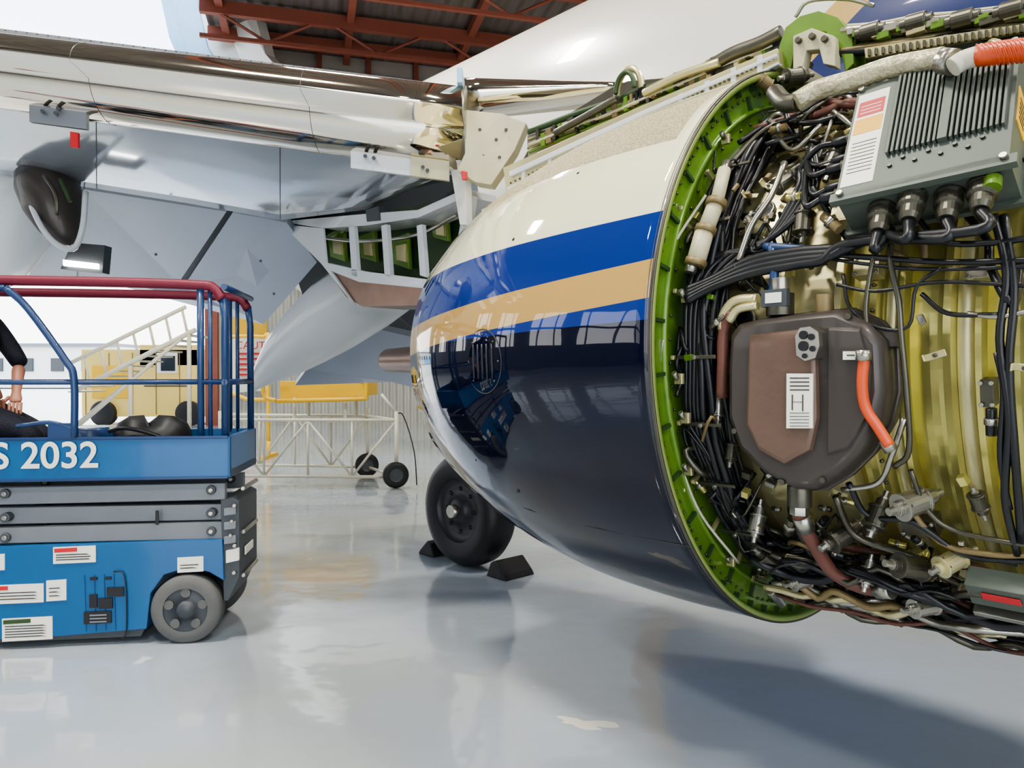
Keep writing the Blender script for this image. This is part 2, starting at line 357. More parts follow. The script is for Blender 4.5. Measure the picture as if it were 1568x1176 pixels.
b = B('underwing_lamp_reflection'); b.prism([pix(112, 372, 5.6), pix(162, 376, 5.6), (pix(158, 418, 5.6)), pix(94, 412, 5.6)], (0, .1, 0), 'dgrey')
b.prism([pix(98, 398, 5.56), pix(150, 404, 5.56), pix(150, 412, 5.56), pix(98, 407, 5.56)], (0, .03, 0), 'lamp'); b.done(air)  # glowing bar stands in for a fluorescent lamp's reflection under the wing
# ---- pylon
pyl = empty('pylon', ME); pyl.parent = air; pyl.matrix_local = ME
b = B('pylon_beam')
def pp(pts, m, w, k): b.prism([eplane(x, y, m) for x, y in pts], (0, -w, 0), k)
pp([(770, 258), (980, 164), (1188, 76), (1192, 104), (985, 205), (775, 296)], .34, .5, 'gold2')
pp([(778, 264), (982, 171), (1186, 84), (1187, 89), (984, 178), (780, 272)], .355, .02, 'fair')
pp([(775, 288), (985, 196), (1190, 97), (1190, 101), (986, 202), (776, 293)], .36, .03, 'fair')
pp([(800, 246), (822, 205), (935, 136), (960, 126), (1100, 114), (1195, 68), (1190, 84), (980, 172)], .1, .3, 'dsteel')
pp([(690, 260), (712, 262), (714, 345), (704, 345)], .3, .05, 'white')
b.done(pyl, .004)
b = B('pylon_rivets')
for i in range(60):
    t = i/59; p = eplane(782+t*400, 281-t*189, .342); b.ball(p, .006, 'dsteel', 6)
for i in range(10): t = (i+.5)/10; p = eplane(782+t*400, 281-t*189, .342); b.box(p, (.02, .012, .07), 'fair')
b.done(pyl)
b = B('pylon_systems')
for i in range(22):
    pts = []; off = i/21; m = rng.uniform(.1, .24)
    for j in range(7):
        x = 810+j*62; top = 204-(x-810)*.37; bot = 240-(x-810)*.43; y = bot+(top-bot)*off+rng.uniform(-2, 2); pts.append(eplane(x, y, m))
    b.tube(pts, rng.choice([.007, .009, .012, .016]), rng.choice(['cream', 'steel', 'black', 'dgreen', 'tan', 'gold2', 'black', 'dsteel', 'green']), 8, 4)
sl_ = Matrix.Rotation(math.radians(2), 3, 'Y')
for i in range(44):
    x = 825+i*8.4; t = (x-810)/380; y = 220-t*150+((i*37) % 13-6); p = eplane(x, y, .23)
    b.box(p, (rng.uniform(.015, .04), .03, rng.uniform(.03, .08)), rng.choice(['gold2', 'dsteel', 'dsteel', 'tan', 'dgreen', 'black', 'green']), sl_)
b.tube([eplane(1080, 108, .25), eplane(1120, 85, .25), eplane(1160, 70, .25), eplane(1195, 52, .25)], .028, 'dsteel', 12); b.tube([eplane(985, 145, .27), eplane(1040, 118, .27), eplane(1100, 98, .27)], .018, 'gold2', 12)
b.tube([eplane(850, 205, .27), eplane(900, 178, .27), eplane(945, 152, .27)], .018, 'dsteel', 12)
p = eplane(962, 134, .24)
b.tube([p+V((.075*math.cos(q), 0, -.03+.11*math.sin(q))) for q in [math.pi*k_/10 for k_ in range(11)]], .016, 'gold2', 8, 2)
b.tube([p+V((.055*math.cos(q), .03, -.03+.085*math.sin(q))) for q in [math.pi*k_/10 for k_ in range(11)]], .012, 'dgreen', 8, 2)
b.done(pyl, .002)
b = B('pylon_web_fairing')
b.prism([pix(714, 170, 4.25), pix(770, 176, 4.25), pix(806, 190, 4.25), pix(788, 232, 4.25), pix(752, 284, 4.22), (pix(728, 280, 4.22)), pix(700, 262, 4.22), pix(712, 236, 4.22)], (.02, .12, 0), 'cream')
b.prism([pix(706, 262, 4.18), pix(716, 264, 4.18), pix(716, 276, 4.18), pix(708, 276, 4.18)], (0, .02, 0), 'red')
for x, y in ((735, 200), (760, 215), (740, 240), (775, 200), (765, 242)): b.cyl(pix(x, y, 4.23), pix(x, y, 4.27), .01, 'dsteel', 8)
b.done(air, .004)
b = B('aft_pylon_fairing')
m0 = .22
def ap(pts, m, w, k): b.prism([eplane(x, y, m) for x, y in pts], (0, -w, 0), k)
ap([(428, 340), (560, 328), (640, 322), (712, 290), (714, 302), (640, 334), (560, 346), (495, 350)], m0, .25, 'fair')
ap([(432, 344), (495, 350), (500, 405), (545, 470), (492, 404)], m0, .02, 'fair')
ap([(498, 402), (560, 416), (655, 428), (700, 372), (712, 300), (722, 300), (712, 375), (650, 442), (550, 432), (498, 412)], m0, .05, 'fair')
ap([(480, 345), (714, 300), (705, 380), (655, 432), (500, 410)], -.1, .03, 'dgreen')
for x0 in (538, 588, 642): ap([(x0-4, 346), (x0+4, 344), (x0+10, 425), (x0+1, 422)], m0, .035, 'fair')
ap([(560, 322), (580, 316), (582, 338), (562, 340)], m0+.01, .05, 'dgrey')
ap([(498, 410), (550, 430), (650, 440), (644, 468), (556, 470), (530, 455)], m0-.02, .35, 'exh')
for (x, y, w, h) in ((515, 375, 14, 26), (562, 378, 14, 24), (612, 385, 15, 28), (672, 350, 14, 20)):
    ap([(x-w, y-h*.6), (x+w*.8, y-h), (x+w, y+h), (x-w*.6, y+h*.7)], -.03, .03, 'green')
    ap([(x-w*.4, y-h*.3), (x+w*.5, y-h*.4), (x+w*.6, y+h*.6), (x-w*.3, y+h*.5)], -.01, .03, 'gold2')
b.tube([eplane(500, 365, .08), eplane(560, 370, .1), eplane(640, 360, .1), eplane(700, 330, .1)], .014, 'steel')
b.done(pyl, .003)
# ================================================================== ENGINE
eng = empty('jet_engine', ME)
def rad(s):
    T = [(0, 1.12), (.4, 1.122), (.8, 1.095), (1.2, 1.015), (1.5, .915), (1.75, .80), (1.8, .775)]
    for (a, ra), (c, rc) in zip(T, T[1:]):
        if a <= s <= c: return ra+(rc-ra)*(s-a)/(c-a)
    return T[0][1] if s < 0 else T[-1][1]
def squash(p):
    if p.z > 0 and p.x > 0: p = V((p.x, p.y, p.z*(1-.035*min(p.x/.8, 1)*min(1, p.z/.8))))
    return p
def cowl_mat():
    m = bpy.data.materials.new('cowl_livery'); m.use_nodes = True; n = m.node_tree.nodes; l = m.node_tree.links; p = n['Principled BSDF']
    tc = n.new('ShaderNodeTexCoord'); sx = n.new('ShaderNodeSeparateXYZ'); l.new(tc.outputs['Object'], sx.inputs[0])
    def ma(op, a, b_=None):
        g = n.new('ShaderNodeMath'); g.operation = op
        for i, q in enumerate((a, b_)):
            if q is None: continue
            if isinstance(q, (int, float)): g.inputs[i].default_value = q
            else: l.new(q, g.inputs[i])
        return g.outputs[0]
    s, y, z = sx.outputs
    src = None; base = (*C(6, 10, 32), 1)
    for (a, sl, col) in ((.068, -.027, C(30, 52, 122)), (.138, -.085, C(182, 148, 88)), (.264, -.078, C(30, 52, 122)), (.424, -.03, C(224, 220, 188))):
        fac = ma('GREATER_THAN', z, ma('ADD', ma('MULTIPLY', s, sl), a))
        mx = n.new('ShaderNodeMix'); mx.data_type = 'RGBA'; mx.inputs[7].default_value = (*col, 1); l.new(fac, mx.inputs[0])
        if src is None: mx.inputs[6].default_value = base
        else: l.new(src, mx.inputs[6])
        src = mx.outputs[2]
    ang = ma('ARCTAN2', z, y)
    f = ma('MULTIPLY', ma('GREATER_THAN', ang, ma('ADD', .68, ma('MULTIPLY', s, .03))), ma('LESS_THAN', ang, 1.0))
    f = ma('MULTIPLY', f, ma('MULTIPLY', ma('GREATER_THAN', s, .07), ma('LESS_THAN', s, ma('ADD', 1.9, ma('MULTIPLY', ang, -.65)))))
    no = n.new('ShaderNodeTexNoise'); no.inputs['Scale'].default_value = 140; l.new(tc.outputs['Object'], no.inputs['Vector'])
    rp = n.new('ShaderNodeValToRGB'); rp.color_ramp.elements[0].position = .35; rp.color_ramp.elements[0].color = (*C(134, 126, 102), 1); rp.color_ramp.elements[1].position = .65; rp.color_ramp.elements[1].color = (*C(184, 174, 144), 1)
    l.new(no.outputs['Fac'], rp.inputs[0])
    mx = n.new('ShaderNodeMix'); mx.data_type = 'RGBA'; l.new(f, mx.inputs[0]); l.new(src, mx.inputs[6]); l.new(rp.outputs[0], mx.inputs[7]); l.new(mx.outputs[2], p.inputs['Base Color'])
    l.new(ma('ADD', ma('MULTIPLY', f, .6), .07), p.inputs['Roughness']); p.inputs['Specular IOR Level'].default_value = .05
    l.new(ma('SUBTRACT', 1.0, f), p.inputs['Coat Weight']); p.inputs['Coat Roughness'].default_value = .004; p.inputs['Coat IOR'].default_value = 1.45
    n3 = n.new('ShaderNodeTexNoise'); n3.inputs['Scale'].default_value = 3; l.new(tc.outputs['Object'], n3.inputs['Vector'])
    bp = n.new('ShaderNodeBump'); bp.inputs['Strength'].default_value = .05; bp.inputs['Distance'].default_value = .05; l.new(n3.outputs['Fac'], bp.inputs['Height']); l.new(bp.outputs['Normal'], p.inputs['Normal']); l.new(bp.outputs['Normal'], p.inputs['Coat Normal'])
    return m
cm = cowl_mat()
b = B('thrust_reverser_cowl')
S = [(0, 1.12), (.4, 1.122), (.8, 1.095), (1.2, 1.015), (1.5, .915), (1.75, .80)]
prof = [(p.x, p.y) for p in catmull([V((a, c, 0)) for a, c in S], 8)]
b.lathe([(0.0, 1.105)]+prof, cm, 160)
b.lathe([(1.75, .80), (1.752, .785), (1.6, .80), (1.2, .9), (.6, .98)], 'dsteel', 120)
b.v = [squash(v) for v in b.v]
b.done(eng, recalc=False)
b = B('cowl_rim')
b.lathe([(.004, 1.121), (-.008, 1.122), (-.010, 1.118), (-.008, 1.114)], 'dsteel', 160)
b.lathe([(-.008, 1.114), (-.012, 1.107), (-.008, 1.100)], 'gedge', 160)
b.lathe([(-.008, 1.100), (-.008, 1.096), (.0, 1.090), (.035, 1.088), (.038, 1.07), (.045, .80)], 'green', 160)
b.lathe([(.045, 1.0), (.025, .998), (.02, .985), (.045, .98)], 'green', 160)
b.lathe([(.045, .90), (.0, .898), (-.005, .88), (.045, .875)], 'dgreen', 160)
for i in range(150):
    a = i*2.4; b.ball(E(.035, a, 1.045), .0055, 'dsteel', 6)
    if i % 2 == 0: b.ball(E(.038, a+.7, .95), .006, 'dsteel', 6)
for i in range(60):
    a = i*6; b.box(E(.03, a, 1.075), (.03, .025, .008), 'dgreen', Matrix.Rotation(math.radians(a), 3, 'X'))
for i in range(36):
    a = i*10+4; b.box(E(.035, a, 1.02), (.02, .06, .012), 'dgreen', Matrix.Rotation(math.radians(a), 3, 'X'))
b.done(eng)
b = B('cowl_access_panel')
c = eray(772, 552, .97)
cs = c.x; cph = math.degrees(math.atan2(c.z, c.y))
def onc(ds, dz, h=.003):
    s = cs+ds; r = rad(s)+h; return E(s, cph+math.degrees(dz/r), r)
b.tube([onc(.13*math.cos(q), .13*math.sin(q)) for q in [2*math.pi*i/32 for i in range(33)]], .0025, 'ink', 6, 1)
for i in range(-2, 3): b.tube([onc(i*.035, -.07), onc(i*.035, 0), onc(i*.035, .07)], .005, 'black', 6, 2)
for i in range(8): b.ball(onc(.11*math.cos(i*.785), .11*math.sin(i*.785)), .005, 'dsteel', 6)
for ss in (.012, 1.46):
    b.tube([squash(E(ss, q*4, rad(ss)+.0008)) for q in range(-22, 23)], .0016, 'ink', 4, 1)
b.tube([E(s_, -38, rad(s_)+.001) for s_ in [x*.1 for x in range(0, 17)]], .0022, 'ink', 4, 1)
for (x, y) in ((905, 290), (807, 380), (810, 735), (735, 700)):
    c = eray(x, y, 1.02); r = rad(c.x); b.ball(squash(E(c.x, math.degrees(math.atan2(c.z, c.y)), r)), .008, 'black', 8)
b.done(eng)
b = B('exhaust_plug'); b.lathe([(1.3, .5), (2.0, .33), (2.35, .18), (2.6, .1), (3.15, .085), (3.19, .07), (3.19, .03), (3.1, .02)], 'exh', 40)
b.lathe([(1.2, .8), (1.7, .62), (1.72, .6), (1.2, .7)], 'exh', 60); b.done(eng)
b = B('core_case')
pr = [(.2, .80), (.02, .80), (.0, .86), (-.04, .865), (-.05, .82), (-.14, .835), (-.28, .82), (-.285, .865), (-.31, .865), (-.315, .80), (-.45, .80), (-.455, .83), (-.475, .83), (-.48, .79)]
b.lathe(pr, 'gold2', 160, sm=False)
pr = [(-.48, .79)]
s = -.50
while s > -1.7:
    pr += [(s, .80), (s-.02, .803), (s-.04, .803), (s-.06, .80), (s-.065, .845), (s-.085, .85), (s-.09, .805), (s-.13, .80), (s-.135, .825), (s-.15, .825), (s-.155, .79)]
    s -= .19
b.lathe(pr, 'olive', 160, sm=False)
b.lathe([(-.60, .812), (-.62, .815), (-.63, .80)], 'gold2', 120)
b.lathe([(-.78, .812), (-.80, .818), (-.82, .80)], 'gold2', 120)
for ang in range(-80, 100, 6):
    b.ball(E(-.045, ang, .845), .011, 'dsteel', 8); b.ball(E(-.30, ang+2, .868), .008, 'steel', 6)
for ss in (-.575, -.955):
    for ang in range(-90, 100, 5): b.ball(E(ss, ang, .852), .006, 'dsteel', 6)
for ang in range(5, 80, 9):
    b.cyl(E(-.17, ang, .80), E(-.17, ang, .838), .030, 'black', 16); b.tube([E(-.17+.034*math.cos(q), ang+math.degrees(.034*math.sin(q)/.8), .836) for q in [k*math.pi/8 for k in range(17)]], .006, 'steel', 6, 1)
    b.ball(E(-.10, ang+4, .832), .008, 'dsteel', 6); b.ball(E(-.24, ang+4, .832), .008, 'dsteel', 6)
b.lathe([(-1.7, .8), (-1.7, .2)], 'dsteel', 60)
b.done(eng)
# ------------- electronic control box
ec = eray(1414, 186, 1.06); ph = math.atan2(ec.z, ec.y)
er = V((0, math.cos(ph), math.sin(ph))); et = V((0, -math.sin(ph), math.cos(ph))); es = V((-1, 0, 0))
RE = Matrix((es, et, er)).transposed()
tilt = Matrix.Rotation(math.radians(4), 3, 'Z')
RE = RE @ tilt
def EC(x, y, z): return ec+RE @ V((x, y, z))
b = B('engine_control_unit')
W = .40; Hh = .43; T = .14
b.box(EC(0, 0, -T/2), (W, Hh, T), 'eec', RE)
b.box(EC(0, -Hh/2+.005, -.01), (W+.03, .03, .02), 'eec', RE); b.box(EC(0, 0, -T), (W+.04, Hh+.03, .015), 'eec', RE)
for i in range(22):
    x = -.08+i*.0125
    if i in (10, 11): continue
    b.box(EC(x, .05, .007), (.0065, .30, .014), 'eec', RE)
b.box(EC(-.08+10.5*.0125, .05, .008), (.022, .30, .016), 'eec', RE)
b.box(EC(-.15, .0, .0005), (.085, .36, .003), 'label', RE); b.box(EC(-.15, .115, .002), (.07, .06, .002), 'red', RE); b.box(EC(-.15, .045, .002), (.075, .06, .002), 'yellow', RE)
for k in range(9): b.box(EC(-.15, -.02-k*.014, .0022), (.065, .003, .001), 'ink', RE)
for k in range(3): b.box(EC(-.15, .097+k*.014, .0032), (.055, .003, .001), 'label', RE)
b.box(EC(W/2+.001, .0, -.06), (.003, .12, .075), 'yellow', RE)
for k in range(5): b.box(EC(W/2+.003, -.035+k*.016, -.06), (.001, .005, .05), 'ink', RE)
for k in range(8): b.cyl(EC(-.07+k*.03, -.14+.02*(k % 2), .0), EC(-.07+k*.03, -.14+.02*(k % 2), .006), .006, 'black', 8)
for sx_ in (-1, 1):
    for sy in (-1, 1): b.cyl(EC(sx_*(W/2-.012), sy*(Hh/2-.012), 0), EC(sx_*(W/2-.012), sy*(Hh/2-.012), .01), .009, 'steel', 8)
plugs = []
for k, (x, z) in enumerate(((-.10, -.07), (-.02, -.05), (.06, -.07), (.135, -.06))):
    a = EC(x, -Hh/2, z); d = -(RE @ V((0, 1, 0)))
    b.can(a, d, [(0, .036), (.01, .036), (.01, .031), (.03, .031), (.03, .034), (.04, .034), (.045, .026), (.07, .026), (.085, .02)], 'dsteel'); plugs.append((a+d*.085, d))
b.can(EC(.16, -Hh/2-.01, -.04), -(RE @ V((0, 1, 0))), [(0, .02), (.03, .02)], 'green')
side = []
for k in range(5):
    a = EC(-W/2, -.14+k*.055, -.06-.02*(k % 2)); d = -(RE @ V((1, 0, 0)))
    b.cyl(a, a+d*.03, .02, 'dsteel', 16); b.cyl(a+d*.03, a+d*.07, .016, 'black', 12); side.append((a+d*.07, d))
b.done(eng, .0015)
# ------------- oil tank
b = B('oil_tank')
ol = [(1128, 494), (1160, 486), (1225, 478), (1285, 472), (1330, 492), (1352, 520), (1356, 600), (1345, 650), (1318, 695), (1285, 728), (1245, 752), (1215, 752), (1170, 728), (1130, 690), (1113, 640), (1113, 560), (1116, 510)]
P0 = [eplane(x, y, .99) for x, y in ol]; cen = sum(P0, V())/len(P0)
def sc(f, y, dx=0, dz=0): return [V((cen.x+(p.x-cen.x)*f+dx, y, cen.z+(p.z-cen.z)*f+dz)) for p in P0]
b.loft([sc(.82, .80), sc(.98, .84), sc(1.0, .86), sc(1.0, .955), sc(.97, .985), sc(.90, 1.0), sc(.88, 1.0)], 'tank2')
b.loft([sc(1.015, .885), sc(1.03, .888), sc(1.03, .905), sc(1.015, .908)], 'tank2')
ol2 = [(1150, 512), (1252, 500), (1256, 640), (1245, 690), (1205, 712), (1165, 690), (1145, 650)]
P1 = [eplane(x, y, 1.0) for x, y in ol2]; c1 = sum(P1, V())/len(P1)
b.loft([[V((p.x, .995, p.z)) for p in P1], [V((c1.x+(p.x-c1.x)*.97, 1.015, c1.z+(p.z-c1.z)*.97)) for p in P1], [V((c1.x+(p.x-c1.x)*.88, 1.022, c1.z+(p.z-c1.z)*.88)) for p in P1]], 'tank')
ol3 = [(1268, 498), (1318, 500), (1335, 560), (1330, 640), (1300, 690), (1268, 700)]
P1 = [eplane(x, y, 1.0) for x, y in ol3]; c1 = sum(P1, V())/len(P1)
b.loft([[V((p.x, .995, p.z)) for p in P1], [V((c1.x+(p.x-c1.x)*.92, 1.010, c1.z+(p.z-c1.z)*.92)) for p in P1]], 'tank2')
def pl(x0, y0, x1, y1, k, m=1.034, th=.006): b.prism([eplane(x0, y0, m), eplane(x1, y0, m), eplane(x1, y1, m), eplane(x0, y1, m)], (0, -th, 0), k)
pl(1204, 572, 1244, 656, 'label')
for k in range(4): pl(1209, 578+k*6, 1239, 580+k*6, 'ink', 1.0355, .001)
pl(1212, 604, 1214, 628, 'ink', 1.0355, .001); pl(1228, 604, 1230, 630, 'ink', 1.0355, .001); pl(1214, 615, 1228, 616, 'ink', 1.0355, .001)
for k in range(5): pl(1209, 632+k*5, 1239, 633+k*5, 'ink', 1.0355, .001)
pl(1290, 538, 1314, 551, 'label', 1.02); pl(1296, 543, 1308, 545, 'ink', 1.0215, .001)
q = [eplane(x, y, 1.05) for x, y in ((1224, 502), (1240, 500), (1252, 508), (1254, 530), (1248, 548), (1232, 553), (1219, 544), (1217, 515))]
b.prism(q, (0, -.05, 0), 'steel')
for x, y, r in ((1230, 513, .012), (1242, 516, .009), (1230, 530, .014), (1244, 534, .008), (1232, 545, .007)): p = eplane(x, y, 1.05); b.cyl(p, p+V((0, .005, 0)), r, 'black', 14)
for x, y in ((1140, 505), (1300, 485), (1338, 640), (1200, 738), (1127, 660), (1262, 735)): p = eplane(x, y, .985); b.cyl(p, p+V((0, .012, 0)), .009, 'dsteel', 8)
p = eplane(1194, 468, .95)
b.cyl(p+V((0, 0, -.03)), p+V((0, 0, .035)), .04, 'dsteel', 20); b.box(p+V((0, .03, .02)), (.08, .02, .05), 'dgrey'); b.box(p+V((0, .042, .02)), (.05, .004, .03), 'label')
b.cyl(p+V((0, 0, .035)), p+V((0, 0, .08)), .028, 'steel', 16)
p = eplane(1262, 462, .93); b.cyl(p-V((0, 0, .04)), p+V((0, 0, .02)), .025, 'tan', 12)
p = eplane(1225, 760, .93); b.cyl(p+V((0, 0, .03)), p-V((0, 0, .03)), .035, 'dsteel', 16); b.cyl(p-V((0, 0, .03)), p-V((0, 0, .055)), .028, 'steel', 6)
for x in (1340, 1360): b.box(eplane(x, 520, .93), (.06, .05, .04), 'tank2')
b.done(eng, .006, 3)
# ------------- traced pipes
b = B('engine_pipes')
def T_(pts, r, k, rr=.95, seg=8, sub=5):
    P = []
    for p in pts: P.append(eray(p[0], p[1], p[2] if len(p) > 2 else rr))
    b.tube(P, r, k, seg, sub)
    return P
T_([(1323, 545), (1320, 590), (1326, 625), (1345, 655), (1362, 682)], .014, 'orange', 1.03, 12)
T_([(1322, 536), (1322, 552)], .020, 'steel', 1.03, 12, 1); T_([(1354, 672), (1366, 690)], .018, 'steel', 1.02, 12, 1)
T_([(1222, 772), (1228, 800), (1245, 830), (1275, 875), (1320, 900), (1360, 905)], .021, 'hose', 1.02, 12)
T_([(1226, 790), (1236, 812)], .026, 'steel', 1.02, 12, 1); T_([(1345, 905), (1368, 905)], .026, 'steel', 1.02, 12, 1)
T_([(1120, 478), (1108, 505), (1106, 560), (1105, 608)], .017, 'hose', .96, 12); T_([(1160, 458), (1125, 462), (1108, 485), (1107, 505)], .017, 'gold2', .96, 12)
T_([(1160, 468), (1130, 474), (1116, 492)], .013, 'gold2', .98, 12)
T_([(1108, 262), (1096, 312)], .022, 'cream', 1.0, 16, 1); T_([(1097, 308), (1080, 352)], .027, 'cream', 1.0, 16, 1); T_([(1079, 352), (1064, 405)], .031, 'cream', 1.0, 16, 1)
for q in ((1097, 309), (1081, 349), (1066, 398)): T_([q, (q[0]-3, q[1]+9)], .035, 'tan', 1.0, 16, 1)
T_([(1112, 250), (1106, 268)], .014, 'steel', 1.0, 12, 1); T_([(1060, 402), (1056, 418)], .02, 'steel', 1.0, 12, 1)
T_([(1218, 158), (1250, 140), (1300, 126), (1360, 106), (1440, 92)], .030, 'wrap', 1.10, 14)
T_([(1185, 145), (1200, 160), (1222, 158)], .03, 'dsteel', 1.08, 14)
T_([(1455, 106), (1470, 96), (1495, 88)], .025, 'offw', 1.13, 14)
T_([(1495, 88), (1540, 81), (1600, 76)], .027, 'orange', 1.13, 14)
T_([(1440, 96), (1458, 98)], .033, 'steel', 1.12, 16, 1)
for i in range(14): T_([(1497+i*7, 88-i*.7), (1499+i*7, 87-i*.7)], .031, 'orange', 1.13, 14, 1)
for k in range(4):
    a, d = plugs[k]; o = k*7
    b.tube([a, a+d*.06, eray(1360-20*k, 352+o, 1.0), eray(1300-14*k, 378+o, .99), eray(1220, 385+o, .98), eray(1150, 398+o, .97), eray(1090, 428+o*.6, .98), eray(1050, 445+o*.8, 1.0)], .014, 'black', 10, 6)
for k in range(5):
    a, d = side[k]
    b.tube([a, a+d*.05, eray(1240-k*4, 225+k*9, .96), eray(1248-k*7, 290, .95), eray(1200-k*9, 350+k*7, .94), eray(1130-k*12, 395, .94), eray(1085-k*8, 450, .96), eray(1075-k*6, 560, .95), eray(1080-k*6, 660, .95), eray(1120-k*5, 760, .95), eray(1180-k*6, 850, .96)], .010, 'black', 8, 6)
for pts, r, k in (
    ([(1365, 350), (1362, 400), (1375, 460), (1380, 520), (1388, 600), (1392, 690), (1370, 715)], .008, 'dsteel'),
    ([(1352, 345), (1335, 400), (1325, 470), (1330, 520)], .007, 'dsteel'),
    ([(1240, 388), (1380, 398), (1460, 402), (1600, 398)], .008, 'black'), ([(1260, 396), (1400, 412), (1600, 408)], .005, 'black'),
    ([(1400, 330), (1440, 370), (1520, 372), (1600, 360)], .008, 'black'), ([(1280, 436), (1340, 446), (1440, 432), (1600, 440)], .005, 'black'),
    ([(1480, 480), (1530, 485), (1600, 470)], .006, 'steel'), ([(1410, 450), (1450, 480), (1530, 482)], .006, 'black'),
    ([(1520, 330), (1540, 420), (1530, 520), (1545, 640), (1540, 760), (1560, 850)], .010, 'black'), ([(1535, 330), (1552, 440), (1545, 560), (1555, 700), (1566, 830)], .010, 'black'),
    ([(1525, 540), (1536, 600), (1532, 700), (1548, 780)], .007, 'black'), ([(1290, 420), (1300, 470), (1340, 500), (1390, 500), (1402, 440), (1440, 410)], .005, 'black'),
    ([(1385, 640), (1365, 700), (1345, 740), (1290, 750)], .008, 'steel'), ([(1395, 720), (1420, 780), (1470, 815), (1600, 840)], .007, 'dsteel'),
    ([(1300, 740), (1330, 790), (1400, 800), (1480, 850), (1600, 862)], .009, 'black'), ([(1280, 760), (1310, 820), (1390, 850), (1470, 880)], .010, 'dsteel'),
    ([(1380, 760), (1440, 830), (1520, 850), (1600, 850)], .008, 'tan'), ([(1200, 250), (1180, 300), (1150, 345), (1130, 400)], .010, 'steel'),
    ([(1230, 180), (1170, 200), (1120, 250), (1095, 290)], .009, 'dsteel'), ([(1280, 180), (1240, 190), (1180, 190), (1130, 220)], .010, 'black'),
    ([(1015, 520), (1012, 560), (1012, 600)], .012, 'steel'), ([(1017, 470), (1010, 530), (1012, 590), (1020, 640)], .005, 'offw'),
    ([(1100, 210), (1055, 265), (1035, 310), (1028, 330)], .005, 'offw'), ([(1030, 340), (1018, 400), (1015, 460)], .005, 'steel'),
    ([(1025, 660), (1045, 720), (1075, 790), (1130, 860)], .005, 'offw'), ([(1020, 400), (1040, 360), (1080, 300)], .005, 'offw'),
    ([(1180, 375), (1185, 420), (1180, 470)], .014, 'dblue'), ([(1170, 378), (1200, 380), (1250, 384)], .013, 'dblue')):
    T_(pts, r, k, .99 if pts[0][0] < 1101 else .97)
b.done(eng)
b = B('engine_accessories')
def acc(x, y, r, ang, L, R, k, k2='steel'):
    p = eray(x, y, r); d = MEI.to_3x3() @ V((math.cos(math.radians(ang))*.9, .2, math.sin(math.radians(ang))))
    d.normalize(); a = p-d*L*.5
    b.can(a, d, [(0, R*.6), (L*.12, R*.6), (L*.12, R*1.15), (L*.18, R*1.15), (L*.18, R), (L*.7, R), (L*.7, R*1.15), (L*.76, R*1.15), (L*.76, R*.7), (L, R*.65)], k)
    b.can(a-d*L*.2, d, [(0, R*.35), (L*.18, R*.35), (L*.18, R*.5), (L*.22, R*.5)], k2, 8); b.can(a+d*L*.98, d, [(0, R*.5), (L*.1, R*.5), (L*.1, R*.3), (L*.3, R*.3)], k2, 8)
    for j in range(6):
        u = d.orthogonal().normalized(); q = Matrix.Rotation(j*math.pi/3, 3, d) @ u; b.cyl(a+d*L*.16+q*R*1.02, a+d*L*.22+q*R*1.02, R*.12, 'dsteel', 6)
for a in ((1150, 180, .96, 20, .10, .030, 'steel'), (1192, 205, .93, -40, .09, .028, 'gold2'), (1140, 240, .92, 70, .09, .022, 'dsteel'), (1215, 120, 1.04, 10, .10, .030, 'dsteel'),
          (1170, 130, 1.0, -30, .07, .025, 'tan'), (1230, 340, .93, 80, .10, .028, 'dsteel'), (1160, 350, .92, -20, .08, .024, 'gold2'), (1400, 770, .97, 15, .12, .035, 'steel'),
          (1345, 790, .95, 60, .10, .030, 'dsteel'), (1160, 800, .95, 75, .10, .026, 'steel'), (1180, 860, .98, -35, .12, .030, 'dsteel'), (1290, 820, .97, 25, .12, .034, 'dsteel'),
          (1230, 890, 1.0, 10, .10, .026, 'steel'), (1400, 870, 1.0, -10, .14, .032, 'dsteel'), (1460, 860, .98, 20, .11, .028, 'gold2'), (1330, 880, 1.0, 70, .08, .022, 'steel'),
          (1120, 690, .93, 80, .08, .018, 'dsteel'), (1100, 620, .93, 85, .10, .016, 'steel'), (1420, 930, 1.02, 5, .12, .026, 'steel'), (1500, 770, .93, -60, .07, .02, 'dsteel'),
          (1275, 250, .96, 60, .10, .03, 'dsteel'), (1200, 280, .93, 30, .09, .026, 'steel')): acc(*a)
for (x, y, r, w, h, k) in ((1410, 800, .93, .10, .06, 'dsteel'), (1300, 330, .93, .09, .06, 'gold2'), (1150, 420, .90, .05, .08, 'dsteel'), (1330, 410, .88, .07, .06, 'gold2'), (1500, 415, .88, .05, .05, 'steel'), (1515, 600, .86, .03, .07, 'dsteel')):
    p = eray(x, y, r); R = Matrix.Rotation(math.atan2(p.z, p.y), 3, 'X'); b.box(p, (w, .05, h), k, R)
    for sx_ in (-.4, .4):
        for sz in (-.4, .4): b.cyl(p+R @ V((w*sx_, .025, h*sz)), p+R @ V((w*sx_, .033, h*sz)), .006, 'steel', 8)
for ang in (38, 24, 10, -3, -16, -29, -42, -55):
    R = Matrix.Rotation(math.radians(ang), 3, 'X'); b.box(E(-.08, ang, .975), (.14, .006, .012), 'dsteel', R); b.box(E(0.01, ang, .95), (.012, .06, .014), 'gold2', R); b.cyl(E(-.08, ang, .97), E(-.08, ang, .992), .008, 'steel', 8)
b.done(eng, .0015, 1)
b = B('wiring_harness')
def clean(s, ph): return s < -.50 and -42 < ph < 22
def window(s, ph): return -.30 < s < -.06 and 18 < ph < 58
